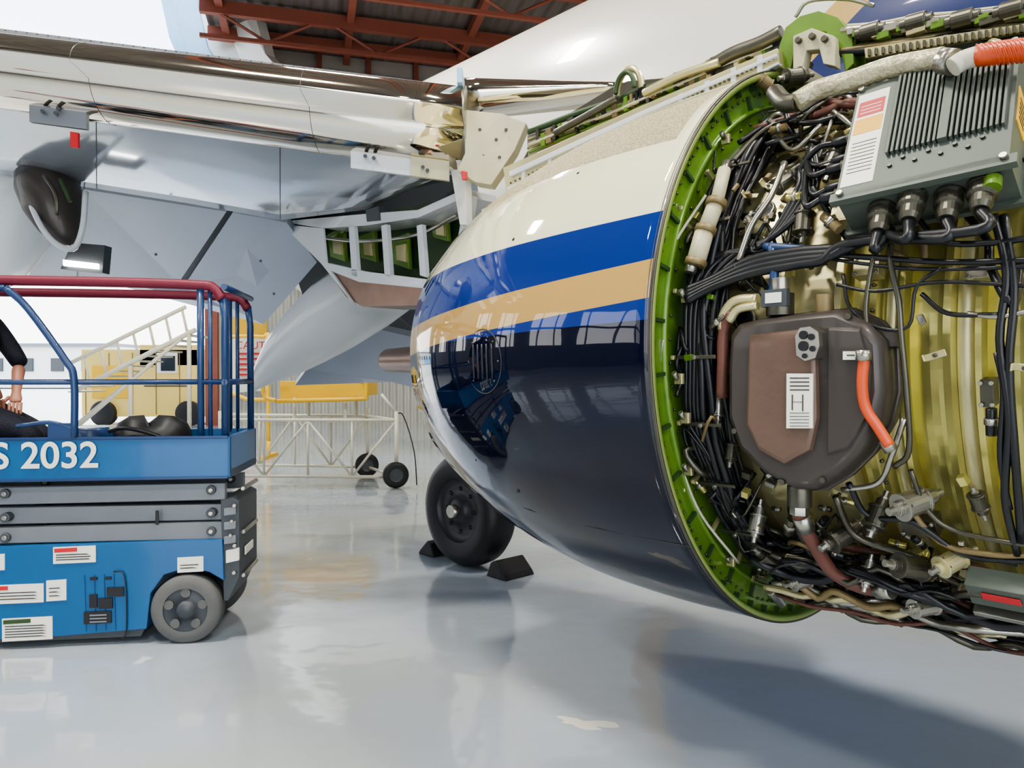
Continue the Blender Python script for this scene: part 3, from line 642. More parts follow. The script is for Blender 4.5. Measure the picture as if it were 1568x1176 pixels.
for i in range(20):
    s0 = rng.uniform(0, -.15); r0 = rng.uniform(.87, .955); a0 = rng.uniform(40, 95); a1 = rng.uniform(-120, -70); P = []
    n = 16
    for j in range(n+1):
        P.append(E(s0+rng.uniform(-.014, .014), a0+(a1-a0)*j/n, r0+rng.uniform(-.012, .010)))
    b.tube(P, rng.choice([.006, .008, .010, .013]), rng.choice(['black', 'black', 'black', 'rub', 'black', 'dsteel', 'black', 'tan']), 8, 3)
for i in range(84):
    ph0 = rng.choice([rng.uniform(-100, -46), rng.uniform(-75, -46), rng.uniform(36, 105)]); r0 = rng.uniform(.88, 1.02); s0 = rng.uniform(-.05, -.2); s1 = s0-rng.uniform(.3, 1.2); P = []
    for j in range(9): P.append(E(s0+(s1-s0)*j/8, ph0+rng.uniform(-4, 4), r0+rng.uniform(-.025, .025)))
    b.tube(P, rng.choice([.005, .007, .010, .013, .016]), rng.choice(['black', 'black', 'black', 'black', 'rub', 'steel', 'dsteel', 'dsteel', 'tan', 'gold2', 'hose']), 8, 3)
for i in range(190):
    s0 = rng.uniform(.0, -1.1); ph0 = rng.uniform(-95, 95)
    if clean(s0, ph0) or (abs(ph0+8) < 22 and -.7 < s0 < -.1): continue
    if window(s0, ph0) and rng.random() < .75: continue
    P = [E(s0, ph0, rng.uniform(.84, .92))]
    for j in range(4):
        s0 += rng.uniform(-.1, .1); ph0 += rng.uniform(-9, 9); P.append(E(min(s0, .0), ph0, rng.uniform(.86, 1.0)))
    b.tube(P, rng.choice([.004, .006, .008, .011]), rng.choice(['black', 'black', 'black', 'black', 'dsteel', 'tan', 'dsteel', 'steel', 'gold2']), 7, 4)
b.done(eng)
b = B('brackets_and_fittings')
for i in range(560):
    s0 = rng.uniform(.0, -1.2); ph0 = rng.uniform(-100, 100)
    if clean(s0, ph0) and rng.random() < .94: continue
    if abs(ph0+8) < 20 and -.7 < s0 < -.15: continue
    r = rng.uniform(.84, .98); p = E(s0, ph0, r); R = Matrix.Rotation(math.radians(ph0), 3, 'X') @ Matrix.Rotation(rng.uniform(-.5, .5), 3, 'Y')
    t = rng.random()
    if t < .4: b.box(p, (rng.uniform(.01, .04), rng.uniform(.008, .03), rng.uniform(.01, .03)), rng.choice(['steel', 'tan', 'dsteel', 'olive', 'dsteel', 'green']), R)
    elif t < .55:
        b.box(p, (.05, .004, .018), 'gold2', R); b.box(p+R @ V((.023, .012, 0)), (.004, .025, .018), 'gold2', R); b.cyl(p, p+R @ V((0, .01, 0)), .006, 'dsteel', 6)
    else:
        d = R @ V((rng.uniform(-1, 1), 0, rng.uniform(-1, 1))); d.normalize(); l_ = rng.uniform(.03, .08); q = rng.uniform(.008, .016); k = rng.choice(['steel', 'dsteel', 'tan', 'olive', 'black', 'black'])
        b.cyl(p, p+d*l_, q, k, 12); b.cyl(p+d*l_*.35, p+d*l_*.6, q*1.35, 'steel', 6)
for x, y in ((1040, 325), (1050, 455), (1055, 720), (1040, 580), (1050, 640), (1045, 745), (1120, 860), (1150, 890), (1110, 215)):
    p = eray(x, y, .99); b.box(p, (.03, .015, .035), 'gold2'); b.cyl(p+V((0, .01, 0)), p+V((0, .03, .02)), .010, 'steel', 8)
p = eray(1540, 905, 1.0); R = Matrix.Rotation(math.radians(-48), 3, 'X')
b.box(p, (.16, .06, .10), 'eec', R); b.box(p+R @ V((0, .033, .01)), (.09, .004, .03), 'red', R); b.box(p+R @ V((0, .02, -.08)), (.16, .05, .02), 'steel', R)
b.cyl(eray(1290, 925, 1.0), eray(1350, 935, 1.0), .018, 'steel', 12); b.cyl(eray(1180, 905, 1.02), eray(1198, 925, 1.02), .018, 'steel', 12)
b.done(eng, .0015, 1)
b = B('forward_engine_mount')
def fm(pts, m, w, k): b.prism([eplane(x, y, m) for x, y in pts], (0, -w, 0), k)
fm([(1190, 76), (1200, 45), (1222, 28), (1250, 20), (1280, 30), (1302, 55), (1304, 100), (1292, 112), (1284, 80), (1262, 52), (1236, 50), (1216, 70), (1208, 112), (1194, 108)], .30, .12, 'green')
fm([(1212, 58), (1240, 46), (1274, 58), (1276, 104), (1258, 100), (1252, 78), (1232, 80), (1226, 108), (1212, 108)], .34, .05, 'cream')
for x, y in ((1222, 66), (1262, 64), (1243, 60)): p = eplane(x, y, .342); b.cyl(p, p+V((0, .02, 0)), .012, 'dsteel', 12)
fm([(1290, 50), (1400, 40), (1568, 18), (1640, 10), (1640, 40), (1400, 75), (1295, 95)], .12, .25, 'dgreen')
b.tube([eplane(1215, 30, .2), eplane(1235, 6, .2), eplane(1290, 2, .2), eplane(1335, 12, .2)], .008, 'steel')
for i in range(16):
    y0 = 26+i*2.6; k = ['cream', 'steel', 'green', 'black', 'gold2', 'wrap', 'tan', 'black'][i % 8]; m = rng.uniform(.15, .3)
    b.tube([eplane(1285+j*58, y0+18-j*7+rng.uniform(-3, 3), m) for j in range(7)], rng.choice([.008, .010, .014, .018]), k, 8, 4)
fm([(1320, 76), (1450, 56), (1600, 34), (1600, 46), (1450, 70), (1322, 92)], .33, .02, 'gold2')
for i in range(26):
    x = 1328+i*10.5; y = 84-(x-1325)*.158; p = eplane(x, y, .335); b.box(p, (.008, .012, .026), 'dsteel')
for i in range(24):
    x = 1300+i*12.5; y = 60-(x-1290)*.14+((i*29) % 13-6); p = eplane(x, y, .30)
    b.box(p, (.02+.02*(i % 3), .03, .025), ['steel', 'green', 'dsteel', 'gold2', 'green'][i % 5])
for x, y in ((1330, 52), (1400, 38), (1470, 34), (1545, 20)):
    p = eplane(x, y, .3); b.can(p-V((.05, 0, 0)), V((1, 0, .05)), [(0, .02), (.02, .02), (.02, .03), (.08, .03), (.08, .022), (.1, .022)], 'dsteel')
b.done(eng, .002, 1)

# ================================================================== MAIN WHEEL
wh = empty('aircraft_wheel')
wc = V((-.34, 5.85, .445))
WM = Matrix.Translation(wc) @ Matrix(((YA.x, XA.x, 0, 0), (YA.y, XA.y, 0, 0), (0, 0, 1, 0), (0, 0, 0, 1)))
b = B('tire'); tp = [(-.13, .25), (-.145, .29), (-.15, .35), (-.13, .405), (-.08, .438), (0, .445), (.08, .438), (.13, .405), (.15, .35), (.145, .29), (.13, .25)]
b.lathe(tp, 'rub', 64, WM); b.lathe([(.13, .255), (.10, .24), (.09, .20), (.08, .12), (.12, .10), (.14, .06), (.14, .001)], 'hub', 48, WM)
for i in range(8):
    a = i*math.pi/4; p = WM @ V((.085, .17*math.cos(a), .17*math.sin(a))); b.ball(p, .018, 'rub', 8)
b.cyl(WM @ V((.10, 0, 0)), WM @ V((.19, 0, 0)), .05, 'steel')
b.cyl(WM @ V((-.3, 0, 0)), WM @ V((.1, 0, 0)), .06, 'steel'); b.cyl(WM @ V((-.26, 0, 0)), WM @ V((-.26, 0, 2.4)), .08, 'white', 20); b.cyl(WM @ V((-.26, 0, .4)), WM @ V((-.26, .5, 1.8)), .04, 'steel')
b.done(wh)
for fl in (1, -1):
    b = B('wheel_chock'); d = XA*fl; c = V((wc.x, wc.y, 0))+d*(.36 if fl > 0 else .34)+YA*(-.06 if fl > 0 else -.02)
    prf = [(0, 0), (.22, 0), (.19, .04), (.09, .13), (.05, .11)]
    b.prism([c+YA*.14+d*a+V((0, 0, z)) for a, z in prf], -YA*.30, 'rub'); b.done(None, .01)
b = B('paint_spill')
b.prism([(.32+r_*1.7*math.cos(q)+.02*math.sin(3*q), 3.17+r_*math.sin(q)*.7-.5*r_*math.cos(q), .0005) for q, r_ in [(2*math.pi*i/40, .065*(1+.3*math.sin(6*math.pi*i/40)+.15*math.cos(14*math.pi*i/40))) for i in range(40)]], (0, 0, .001), 'label'); b.done()

# ================================================================== SCISSOR LIFT
DF = 4.14; KL = DF/FOC
def lx(a): return (a-CX)*KL
def lz(c): return EYE-(c-HZ)*KL
def lp(a, c, y=DF): return V((lx(a), y, lz(c)))
YB = 4.80
piv = V((lx(352), DF, 0)); LM = Matrix.Translation(piv) @ Matrix.Rotation(math.radians(7), 4, 'Z') @ Matrix.Translation(-piv)
lift = empty('scissor_lift', LM)
b = B('chassis')
b.prism([lp(x, y, DF+.03) for x, y in ((-308, 832), (338, 828), (340, 892), (318, 878), (286, 870), (252, 880), (232, 908), (226, 962), (100, 968), (-190, 972), (-200, 908), (-222, 880), (-256, 870), (-290, 880), (-308, 900))], (0, .6, 0), 'blue')
b.prism([lp(x, y, DF+.06) for x, y in ((-180, 965), (222, 962), (215, 976), (-175, 978))], (0, .5, 0), 'dgrey')
b.prism([lp(x, y, DF+.05) for x, y in ((334, 768), (352, 764), (362, 770), (362, 888), (345, 925), (338, 925))], (0, .45, 0), 'dgrey')
b.prism([lp(x, y, DF+.04) for x, y in ((342, 846), (362, 842), (362, 862), (342, 866))], (0, .02, 0), 'label')
for k in range(3): b.prism([lp(x, y, DF+.03) for x, y in ((340, 780+k*22), (358, 778+k*22), (358, 790+k*22), (340, 792+k*22))], (0, .05, 0), 'grey')
for (x, y, r) in ((352, 800, .01), (356, 776, .012), (356, 838, .012), (350, 822, .01), (355, 880, .012)): b.cyl(lp(x, y, DF+.02), lp(x, y, DF+.06), r, 'steel', 10)
for z0 in (.35, .6, .85): b.cyl((lx(364), DF+.1, z0), (lx(364), DF+.45, z0), .014, 'steel', 8)
b.box((lx(364), DF+.25, .48), (.008, .2, .05), 'label')
b.done(lift, .006)
b = B('decals')
def dec(x0, y0, x1, y1, hd=None, n=4):
    b.prism([lp(x0, y0, DF+.024), lp(x1, y0-1, DF+.024), lp(x1, y1-1, DF+.024), lp(x0, y1, DF+.024)], (0, .008, 0), 'label')
    if hd: b.prism([lp(x0+2, y0+2, DF+.021), lp(x1-2-(x1-x0)*.4, y0+1, DF+.021), lp(x1-2-(x1-x0)*.4, y0+7, DF+.021), lp(x0+2, y0+8, DF+.021)], (0, .004, 0), hd)
    for i in range(n):
        y = y0+11+i*(y1-y0-14)/max(n, 1); b.prism([lp(x0+4, y, DF+.022), lp(x1-5-rng.uniform(0, 12), y-.5, DF+.022), lp(x1-8, y+1, DF+.022), lp(x0+4, y+1.4, DF+.022)], (0, .003, 0), 'ink')
dec(94, 833, 154, 858, 'red', 3); dec(272, 854, 310, 877, None, 2); dec(-20, 842, 26, 866, 'red', 2); dec(-38, 888, 80, 916, 'red', 3); dec(84, 883, 112, 914, None, 3); dec(22, 938, 92, 972, 'dgreen', 5)
for (x0, y0, x1, y1) in ((146, 880, 156, 884), (168, 880, 176, 884), (145, 906, 156, 926), (158, 912, 178, 928), (170, 896, 194, 910), (137, 932, 176, 950)):
    b.prism([lp(x0, y0, DF+.02), lp(x1, y0, DF+.02), lp(x1, y1, DF+.02), lp(x0, y1, DF+.02)], (0, .015, 0), 'rub')
for k in range(3): b.prism([lp(146, 936+k*5, DF+.015), lp(170, 936+k*5, DF+.015), lp(170, 938+k*5, DF+.015), lp(146, 938+k*5, DF+.015)], (0, .01, 0), 'grey')
b.tube([lp(180, 872, DF+.02), lp(196, 880, DF+.02), lp(198, 960, DF+.02), lp(190, 976, DF+.02)], .004, 'rub')
for k in range(4): b.tube([lp(138+k*14, 876, DF+.026), lp(140+k*14, 962, DF+.026)], .0015, 'dblue', 4, 1)
b.done(lift)
b = B('wheels')
for xx in (285, -256):
    for yy, sg in ((DF, 1), (YB-.13, -1)):
        c = V((lx(xx), yy+.065, .19)); MW = Matrix.Translation(c) @ Matrix.Rotation(-math.pi/2, 4, 'Z')
        b.lathe([(-.065, .12), (-.067, .145), (-.06, .178), (-.045, .19), (.045, .19), (.06, .178), (.067, .145), (.065, .12)], 'tire', 48, MW)
        for s_ in (-1, 1):
            b.lathe([(.06*s_, .145), (.055*s_, .142), (.05*s_, .135), (.045*s_, .05), (.07*s_, .045), (.072*s_, .001)], 'dgrey', 40, MW)
            for i in range(5):
                a = i*2*math.pi/5+.3; p = MW @ V((.046*s_, .095*math.cos(a), .095*math.sin(a))); q_ = MW @ V((.06*s_, .095*math.cos(a), .095*math.sin(a))); b.cyl(p, q_, .026, 'tire', 12)
            for i in range(9):
                a = i*.698; b.ball(MW @ V((.062*s_, .033*math.cos(a), .033*math.sin(a))), .006, 'steel', 6)
b.done(lift)
b = B('scissor_arms')
for yy in (DF+.06, YB-.16):
    for (y0, y1, y2, y3, o) in ((744, 742, 768, 770, 0), (773, 776, 801, 799, .03), (806, 802, 829, 826, 0), ):
        b.prism([lp(-300, y0, yy+o), lp(340, y1, yy+o), lp(340, y2, yy+o), lp(-300, y3, yy+o)], (0, .05, 0), 'grey')
    for x, y in ((320, 752), (320, 788), (24, 752), (24, 788), (24, 818), (320, 816), (-280, 756), (-280, 815)):
        b.cyl(lp(x, y, yy-.02), lp(x, y, yy+.08), .026, 'dgrey', 18); b.cyl(lp(x, y, yy-.028), lp(x, y, yy-.02), .014, 'steel', 10)
for x in (320, 24, -280): b.cyl(lp(x, 787, DF+.06), lp(x, 787, YB-.1), .022, 'dgrey', 12)
b.prism([lp(238, 782, DF+.045), lp(243, 782, DF+.045), lp(243, 804, DF+.045), lp(238, 804, DF+.045)], (0, .01, 0), 'rub')
b.done(lift, .004)
b = B('platform')
x0, x1 = lx(-308), lx(352); zt = lz(668); zb = lz(732)
b.bb(x0, x1, DF, DF+.03, zb, zt, 'blue'); b.bb(x0, x1, YB-.03, YB, zb, zt, 'blue'); b.bb(x1-.03, x1, DF, YB, zb, zt, 'blue'); b.bb(x0, x0+.03, DF, YB, zb, zt, 'blue'); b.bb(x0, x1, DF+.02, YB-.02, zb, zb+.05, 'grey')
b.bb(x0, x1-.01, DF-.008, DF, zt-.012, zt+.004, 'dblue'); b.bb(x0, x1-.01, DF-.008, DF, zb-.004, zb+.012, 'dblue')
b.done(lift, .004)
b = B('guard_rails')
zr = lz(434); zm = 1.463
for yy in (DF+.02, YB-.02):
    b.tube([(x0+.03, yy, zt), (x0+.03, yy, zr-.1), (x0+.1, yy, zr)], .02, 'dblue', 10, 4)
    b.tube([(x0+.08, yy, zr), (-2.4, yy, zr), (lx(300), yy, zr-.01), (lx(328), yy, zr-.03), (lx(340), yy, zr-.09)], .028, 'maroon', 12, 4)
    b.tube([(lx(340), yy, zr-.07), (lx(344), yy, zr-.2), (lx(344), yy, zt)], .021, 'dblue', 10, 1)
    b.cyl((x0, yy, zm), (lx(344), yy, zm), .014, 'dblue', 10)
    for a in (-200, 308): b.cyl((lx(a), yy, zt-.02), (lx(a), yy, zr), .019, 'dblue', 10)
    b.cyl((lx(322), yy, zt-.02), (lx(322), yy, zr-.02), .012, 'dblue', 10)
b.tube([lp(34, 446), lp(64, 475), lp(116, 552), lp(128, 580), lp(128, 668)], .019, 'dblue', 10, 4)
b.tube([lp(-60, 446), lp(34, 446)], .019, 'dblue', 10, 1)
for z in (zr-.02, zm): b.cyl((lx(344), DF, z), (lx(344), YB, z), .018, 'dblue', 10)
b.tube([lp(128, 655), lp(93, 645), lp(48, 650)], .012, 'dblue')
b.bb(lx(92), lx(126), DF-.01, DF+.02, lz(668), lz(646), 'dblue')
b.done(lift)
text('model_lettering', 'S 2032', (lx(14), DF-.012, lz(712)), .20, 'label', lift, bold=.003)
b = B('tool_bag'); cb = V((lx(245)-.16, 4.5, zb+.05))
b.loft([[cb+V((.21*f*math.cos(q)*(1+.12*math.sin(3*q))+.04*z, .14*f*math.sin(q), z*(1+.15*math.cos(q*2)))) for q in [2*math.pi*j/20 for j in range(20)]] for z, f in ((0, .9), (.08, 1.05), (.16, 1.02), (.21, .9), (.245, .6), (.25, .2))], 'rub')
b.tube([cb+V((-.18, -.13, .2)), cb+V((-.08, -.15, .22)), cb+V((.08, -.15, .18)), cb+V((.17, -.13, .12))], .012, 'black')
c2 = cb+V((-.40, .05, 0)); b.loft([[c2+V((.15*f*math.cos(q), .1*f*math.sin(q), z)) for q in [2*math.pi*j/16 for j in range(16)]] for z, f in ((0, .9), (.12, 1.0), (.2, 1.02), (.215, .95))], 'dblue'); b.done(lift)

# ================================================================== PERSON
man = empty('kneeling_person', LM)
def skin(name, chains, k, root=0, parent=man, sub=2):
    vs = []; es_ = []; rs = []; idx = {}
    for ch in chains:
        prev = None
        for nm, p, r in ch:
            if nm not in idx: idx[nm] = len(vs); vs.append(p); rs.append(r)
            if prev is not None: es_.append((prev, idx[nm]))
            prev = idx[nm]
    me = bpy.data.meshes.new(name); me.from_pydata(vs, es_, []); o = bpy.data.objects.new(name, me); bpy.context.scene.collection.objects.link(o); o.parent = parent
    md = o.modifiers.new('skin', 'SKIN'); md.use_smooth_shade = True
    for i, r in enumerate(rs):
        d = me.skin_vertices[0].data[i]; d.radius = r if isinstance(r, tuple) else (r, r); d.use_root = (i == root)
    s2 = o.modifiers.new('sub', 'SUBSURF'); s2.levels = sub; s2.render_levels = sub
    me.materials.append(M[k]); return o
X0 = -3.13; Y0 = 4.48
pel = ('pel', (X0-.03, Y0, 1.27), (.15, .13))
body = [[pel, ('ab', (X0-.03, Y0, 1.43), (.14, .12)), ('ch', (X0, Y0, 1.64), (.17, .13)), ('up', (X0+.02, Y0, 1.80), (.13, .10)), ('nk', (X0-.01, Y0, 1.91), (.065, .06)), ('nk2', (X0-.02, Y0, 1.97), (.055, .055))],
    [('up', None, None), ('sR', (X0+.03, Y0-.19, 1.81), .07), ('uR', (X0+.12, Y0-.22, 1.69), .058), ('eR', (X0+.24, Y0-.22, 1.60), .05)],
    [('up', None, None), ('sL', (X0+.03, Y0+.19, 1.81), .07), ('uL', (X0+.12, Y0+.22, 1.67), .058), ('eL', (X0+.2, Y0+.2, 1.55), .05)],
    [pel, ('hR', (X0+.06, Y0-.11, 1.27), .10), ('tR', (X0+.24, Y0-.14, 1.24), .09), ('kR', (X0+.46, Y0-.16, 1.15), .078), ('cR', (X0+.2, Y0-.15, 1.075), .06), ('aR', (X0-.02, Y0-.14, 1.06), .045), ('fR', (X0-.14, Y0-.14, 1.05), .045)],
    [pel, ('hL', (X0+.06, Y0+.11, 1.27), .10), ('tL', (X0+.2, Y0+.14, 1.2), .088), ('kL', (X0+.36, Y0+.16, 1.13), .075), ('cL', (X0+.17, Y0+.15, 1.075), .06), ('aL', (X0-.04, Y0+.14, 1.06), .045), ('fL', (X0-.16, Y0+.14, 1.05), .045)]]
skin('clothed_body', body, 'cloth')
def arm(tag, e, w, sgn):
    e = V(e); w = V(w); d = (w-e).normalized(); upv = V((0, 0, 1)); sd = d.cross(upv).normalized()*sgn
    ch = [[('w', tuple(w), (.026, .02)), ('e', tuple(e), (.043, .043))], [('w', None, None), ('p', tuple(w+d*.05), (.036, .017)), ('p2', tuple(w+d*.085), (.036, .015))]]
    skin('forearm_'+tag, ch, 'flesh', 1)
    for i, (o, l) in enumerate(((-.028, .065), (-.009, .078), (.010, .072), (.028, .055))):
        p = w+d*.08+sd*o; q1 = p+d*l*.4-upv*.004; q2 = p+d*l*.75-upv*.02; q3 = p+d*l*.85-upv*.04
        skin('finger_%s_%d' % (tag, i+1), [[('a', tuple(p), .010), ('b', tuple(q1), .009), ('c', tuple(q2), .008), ('d', tuple(q3), .007)]], 'flesh')
    p = w+d*.03-sd*.03; skin('thumb_'+tag, [[('a', tuple(p), .012), ('b', tuple(p+d*.03-sd*.025-upv*.01), .010), ('c', tuple(p+d*.06-sd*.03-upv*.02), .008)]], 'flesh')
arm('right', (X0+.23, Y0-.22, 1.61), (X0+.20, Y0-.10, 1.43), 1); arm('left', (X0+.18, Y0+.2, 1.56), (X0+.24, Y0+.05, 1.40), -1)
b = B('head'); hc = V((X0-.02, Y0, 2.10))
rings = []
for z, rx, ry, ox in ((-.125, .035, .03, .03), (-.115, .06, .05, .02), (-.08, .085, .062, .008), (-.03, .095, .072, 0), (.03, .1, .077, -.005), (.08, .092, .07, -.01), (.115, .06, .048, -.012), (.13, .02, .015, -.012)):
    rings.append([hc+V((ox+rx*math.cos(q), ry*math.sin(q), z)) for q in [2*math.pi*j/24 for j in range(24)]])
b.loft(rings, 'flesh')
rings = []
for z, rx, ry, ox in ((-.05, .06, .07, -.045), (.0, .08, .08, -.03), (.05, .1, .083, -.014), (.09, .1, .077, -.014), (.125, .066, .053, -.014), (.142, .02, .017, -.014)):
    rings.append([hc+V((ox+rx*math.cos(q), ry*math.sin(q), z)) for q in [2*math.pi*j/24 for j in range(24)]])
b.loft(rings, 'hair')
b.loft([[hc+V((.085+a, .01*w*math.cos(q), z+.01*math.sin(q)*w)) for q in [2*math.pi*j/10 for j in range(10)]] for a, z, w in ((.0, .02, .6), (.02, -.01, 1), (.028, -.03, 1.4), (.0, -.04, 1))], 'flesh')
for s_ in (-1, 1): b.ball(hc+V((.088, .03*s_, .008)), .012, 'label', 10, (.5, 1, .7)); b.ball(hc+V((.094, .03*s_, .008)), .005, 'ink', 8); b.ball(hc+V((0, .078*s_, -.01)), .03, 'flesh', 10, (.6, .3, 1)); b.ball(hc+V((.088, .03*s_, .03)), .016, 'hair', 8, (.4, 1, .25))
b.ball(hc+V((.083, 0, -.07)), .022, 'red', 10, (.4, 1, .3)); b.done(man)
for s_ in (-.14, .14):
    b = B('boot'); p = V((X0-.1, Y0+s_, 1.055)); b.loft([[p+V((x, .045*f*math.cos(q), -.0+.05*f*math.sin(q))) for q in [2*math.pi*j/14 for j in range(14)]] for x, f in ((-.12, .4), (-.1, .9), (0, 1.05), (.08, 1.0), (.1, .7))], 'rub'); b.done(man)

# ================================================================== CART
ct = empty('maintenance_stand')
A = V((-1.55, 9.9, 0)); Bp = V((-2.15, 11.0, 0)); Cc = V((-3.95, 10.0, 0)); D = V((-4.4, 11.3, 0))
b = B('tube_frame')
def up_(p, z): return V((p.x, p.y, z))
r_ = .022
for p, q in ((A, Cc), (Bp, D), (A, Bp), (Cc, D)):
    for z in (.14, .90): b.cyl(up_(p, z), up_(q, z), r_, 'offw', 8)
for p in (A, Bp, Cc, D): b.cyl(up_(p, .12), up_(p, 1.02), .026, 'offw', 8)
for p, q in ((A, Cc), (Bp, D)):
    n = 4
    for i in range(n):
        a = p.lerp(q, i/n); c = p.lerp(q, (i+1)/n); b.cyl(up_(a, .14 if i % 2 else .9), up_(c, .9 if i % 2 else .14), .016, 'offw', 8); b.cyl(up_(c, .14), up_(c, .9), .016, 'offw', 8)
b.cyl(up_(A, 1.0), up_(A, 1.25)+V((-.2, 0, 0)), .02, 'offw', 8)
b.tube([up_(A, 1.0), up_(A, .95)+V((.1, 0, 0)), up_(A, .5)+V((.25, -.1, 0)), up_(A, .06)+V((.3, -.2, 0))], .008, 'rub')
b.done(ct)
b = B('yellow_deck')
for (a, c) in ((Cc, A),):
    p = up_(Cc, 1.16)+V((.75, .2, 0)); q = up_(A, 1.22)+V((-.45, .2, 0)); b.prism([p, q, q+V((0, 0, .2)), p+V((0, 0, .26))], (0, .9, 0), 'yel')
b.tube([(-3.2, 10, 1.16), (-3.35, 10, 1.22), (-3.35, 10, 1.45), (-3.2, 10, 1.5)], .03, 'yel'); b.tube([(-2.1, 10.1, 1.45), (-2.0, 10.1, 1.4), (-2.0, 10.1, 1.22), (-2.1, 10.1, 1.18), (-3.2, 10.05, 1.15)], .03, 'yel')
for x in (-3.0, -2.3): b.cyl((x, 10.2, .9), (x, 10.2, 1.2), .025, 'offw', 8); b.cyl((x, 10.9, .9), (x, 10.9, 1.2), .025, 'offw', 8)
b.done(ct, .01)
b = B('casters')
for p in (A, Bp, Cc, D):
    MW = Matrix.Translation(up_(p, .175)+V((0, -.06, 0))) @ Matrix.Rotation(-math.pi/2+.35, 4, 'Z')
    b.lathe([(-.05, .09), (-.055, .14), (-.04, .17), (0, .175), (.04, .17), (.055, .14), (.05, .09)], 'rub', 32, MW)
    for s_ in (-1, 1): b.lathe([(.05*s_, .09), (.04*s_, .07), (.05*s_, .03), (.05*s_, .001)], 'dgrey', 24, MW)
b.done(ct)
b = B('yellow_safety_gate'); d = 13.5
b.tube([pix(352, 690, d), pix(349, 600, d), pix(349, 525, d), pix(356, 516, d), pix(404, 516, d), pix(410, 524, d), pix(411, 690, d)], .035, 'yel', 10, 3)
b.tube([pix(349, 600, d), pix(380, 612, d), pix(411, 612, d)], .035, 'yel', 8, 1); p = pix(352, 690, d); b.bb(p.x-.05, p.x+.05, d-.4, d+.4, 0, .06, 'yel'); p = pix(411, 690, d); b.bb(p.x-.05, p.x+.05, d-.4, d+.4, 0, .06, 'yel')
b.cyl((p.x, d, 0), (p.x, d, .3), .035, 'yel'); p = pix(352, 690, d); b.cyl((p.x, d, 0), (p.x, d, .3), .035, 'yel'); b.done()
sg = empty('caution_sign'); b = B('sign_board'); d = 21.9
b.prism([pix(350, 486, d), pix(409, 490, d+.3), pix(409, 598, d+.3), pix(350, 602, d)], (0, .05, 0), 'label')
b.prism([pix(350, 486, d-.01), pix(409, 490, d+.29), pix(409, 514, d+.29), pix(350, 512, d-.01)], (0, .03, 0), 'yel')
for k in range(6):
    y = 540+k*8; b.prism([pix(362, y, d-.02), pix(398-(k % 3)*4, y, d+.15), pix(398-(k % 3)*4, y+3, d+.15), pix(362, y+3, d-.02)], (0, .03, 0), 'red')
b.done(sg); text('caution_text', 'CAUTION', pix(360, 534, d-.05), .32, 'red', sg, (math.pi/2, 0, t15))
# ================================================================== OUTDOOR
tr = empty('ground_support_truck'); b = B('truck_body'); d = 23.5
def ob(a0, c0, a1, c1, d0, dep, k):
    p = pix(a0, c0, d0); q = pix(a1, c1, d0); b.bb(p.x, q.x, d0, d0+dep, q.z, p.z, k)
ob(125, 535, 330, 638, d, 2.2, 'paleyel'); ob(214, 528, 310, 560, d, 2.2, 'paleyel'); ob(240, 540, 272, 572, d-.03, .1, 'white'); ob(246, 545, 268, 568, d-.06, .1, 'glass')
ob(140, 560, 200, 610, d-.03, .05, 'yel'); ob(220, 590, 290, 592, d-.03, .05, 'ink')
for i in range(6): ob(130+i*36, 540, 131.5+i*36, 635, d-.02, .05, 'tan')
for x in (160, 290):
    p = pix(x, 640, d); MW = Matrix.Translation(V((p.x, d, .3))) @ Matrix.Rotation(-math.pi/2, 4, 'Z'); b.lathe([(-.1, .01), (-.12, .3), (-.1, .4), (.15, .4), (.15, .01)], 'rub', 24, MW)
b.done(tr, .02)
b = B('mobile_stairs'); d = 17.5
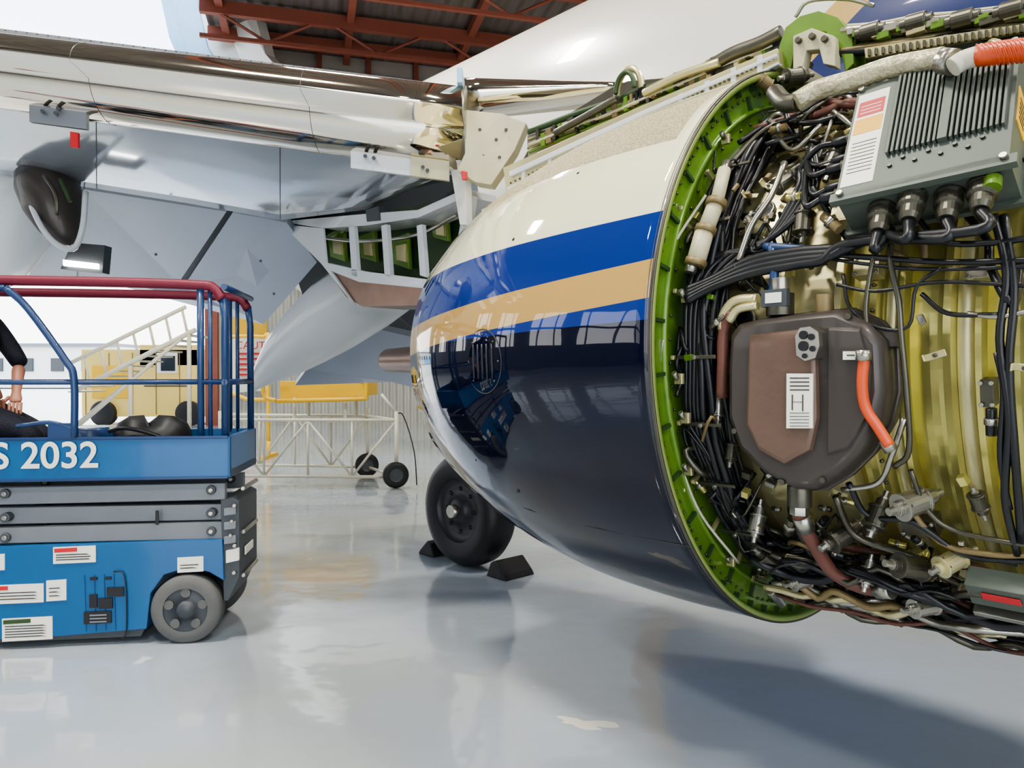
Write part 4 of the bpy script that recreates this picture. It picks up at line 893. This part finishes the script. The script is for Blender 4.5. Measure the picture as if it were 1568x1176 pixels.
for dd in (0, 1.2):
    b.tube([pix(100, 560, d+dd), pix(285, 470, d+dd)], .05, 'offw', 6, 1); b.tube([pix(112, 600, d+dd), pix(300, 505, d+dd)], .06, 'offw', 6, 1)
    for i in range(8): x = 105+i*25; b.cyl(pix(x, 560-i*12, d+dd), pix(x+8, 597-i*12, d+dd), .03, 'offw', 6)
    b.cyl(pix(290, 505, d+dd), V((pix(290, 505, d+dd).x, d+dd, 0)), .05, 'offw', 6); b.cyl(pix(200, 560, d+dd), V((pix(200, 560, d+dd).x, d+dd, 0)), .05, 'offw', 6)
    b.cyl(pix(112, 600, d+dd), V((pix(112, 600, d+dd).x, d+dd, 0)), .05, 'offw', 6); b.cyl(V((pix(112, 600, d+dd).x, d+dd, .2)), V((pix(290, 600, d+dd).x, d+dd, .2)), .05, 'offw', 6); b.cyl(V((pix(112, 600, d+dd).x, d+dd, .2)), pix(288, 510, d+dd), .04, 'offw', 6)
for i in range(12):
    p = pix(112+i*15.7, 600-i*7.9, d); b.bb(p.x-.12, p.x+.12, d, d+1.2, p.z-.02, p.z+.02, 'offw')
b.done()
b = B('distant_terminal'); b.bb(-95, -48, 90, 100, 0, 5, 'white'); b.bb(-80, -70, 89.8, 90, 0, 3, 'finb'); b.bb(-95, -48, 89.5, 100.5, 5, 5.4, 'grey')
for i in range(12): b.bb(-93+i*3.7, -91.5+i*3.7, 89.8, 90, 2, 3.6, 'glass')
b.done()

# ================================================================== LIGHT, WORLD, CAMERA
w = bpy.data.worlds.new('sky'); bpy.context.scene.world = w; w.use_nodes = True; n = w.node_tree.nodes; l = w.node_tree.links
bg = n['Background']; tc = n.new('ShaderNodeTexCoord'); sx = n.new('ShaderNodeSeparateXYZ'); l.new(tc.outputs['Generated'], sx.inputs[0])
rp = n.new('ShaderNodeValToRGB'); rp.color_ramp.elements[0].position = 0; rp.color_ramp.elements[0].color = (1, .98, .95, 1); rp.color_ramp.elements[1].position = .6; rp.color_ramp.elements[1].color = (.62, .78, 1, 1)
l.new(sx.outputs[2], rp.inputs[0]); l.new(rp.outputs[0], bg.inputs[0]); bg.inputs[1].default_value = 4.8
S_ = bpy.data.lights.new('sun', 'SUN'); S_.energy = 9; S_.angle = .01; S_.color = (1, .95, .85); so = bpy.data.objects.new('sun', S_); bpy.context.scene.collection.objects.link(so)
so.rotation_euler = V((.35, -1, -.85)).to_track_quat('-Z', 'Y').to_euler()
cd = bpy.data.cameras.new('camera'); cam = bpy.data.objects.new('camera', cd); bpy.context.scene.collection.objects.link(cam); bpy.context.scene.camera = cam
cd.lens = 26; cd.sensor_width = 36; cd.clip_end = 500; cam.location = (0, 0, EYE); cam.rotation_euler = (math.pi/2-13/1132, 0, 0)
try: bpy.context.scene.view_settings.look = 'AgX - Medium High Contrast'
except Exception: pass
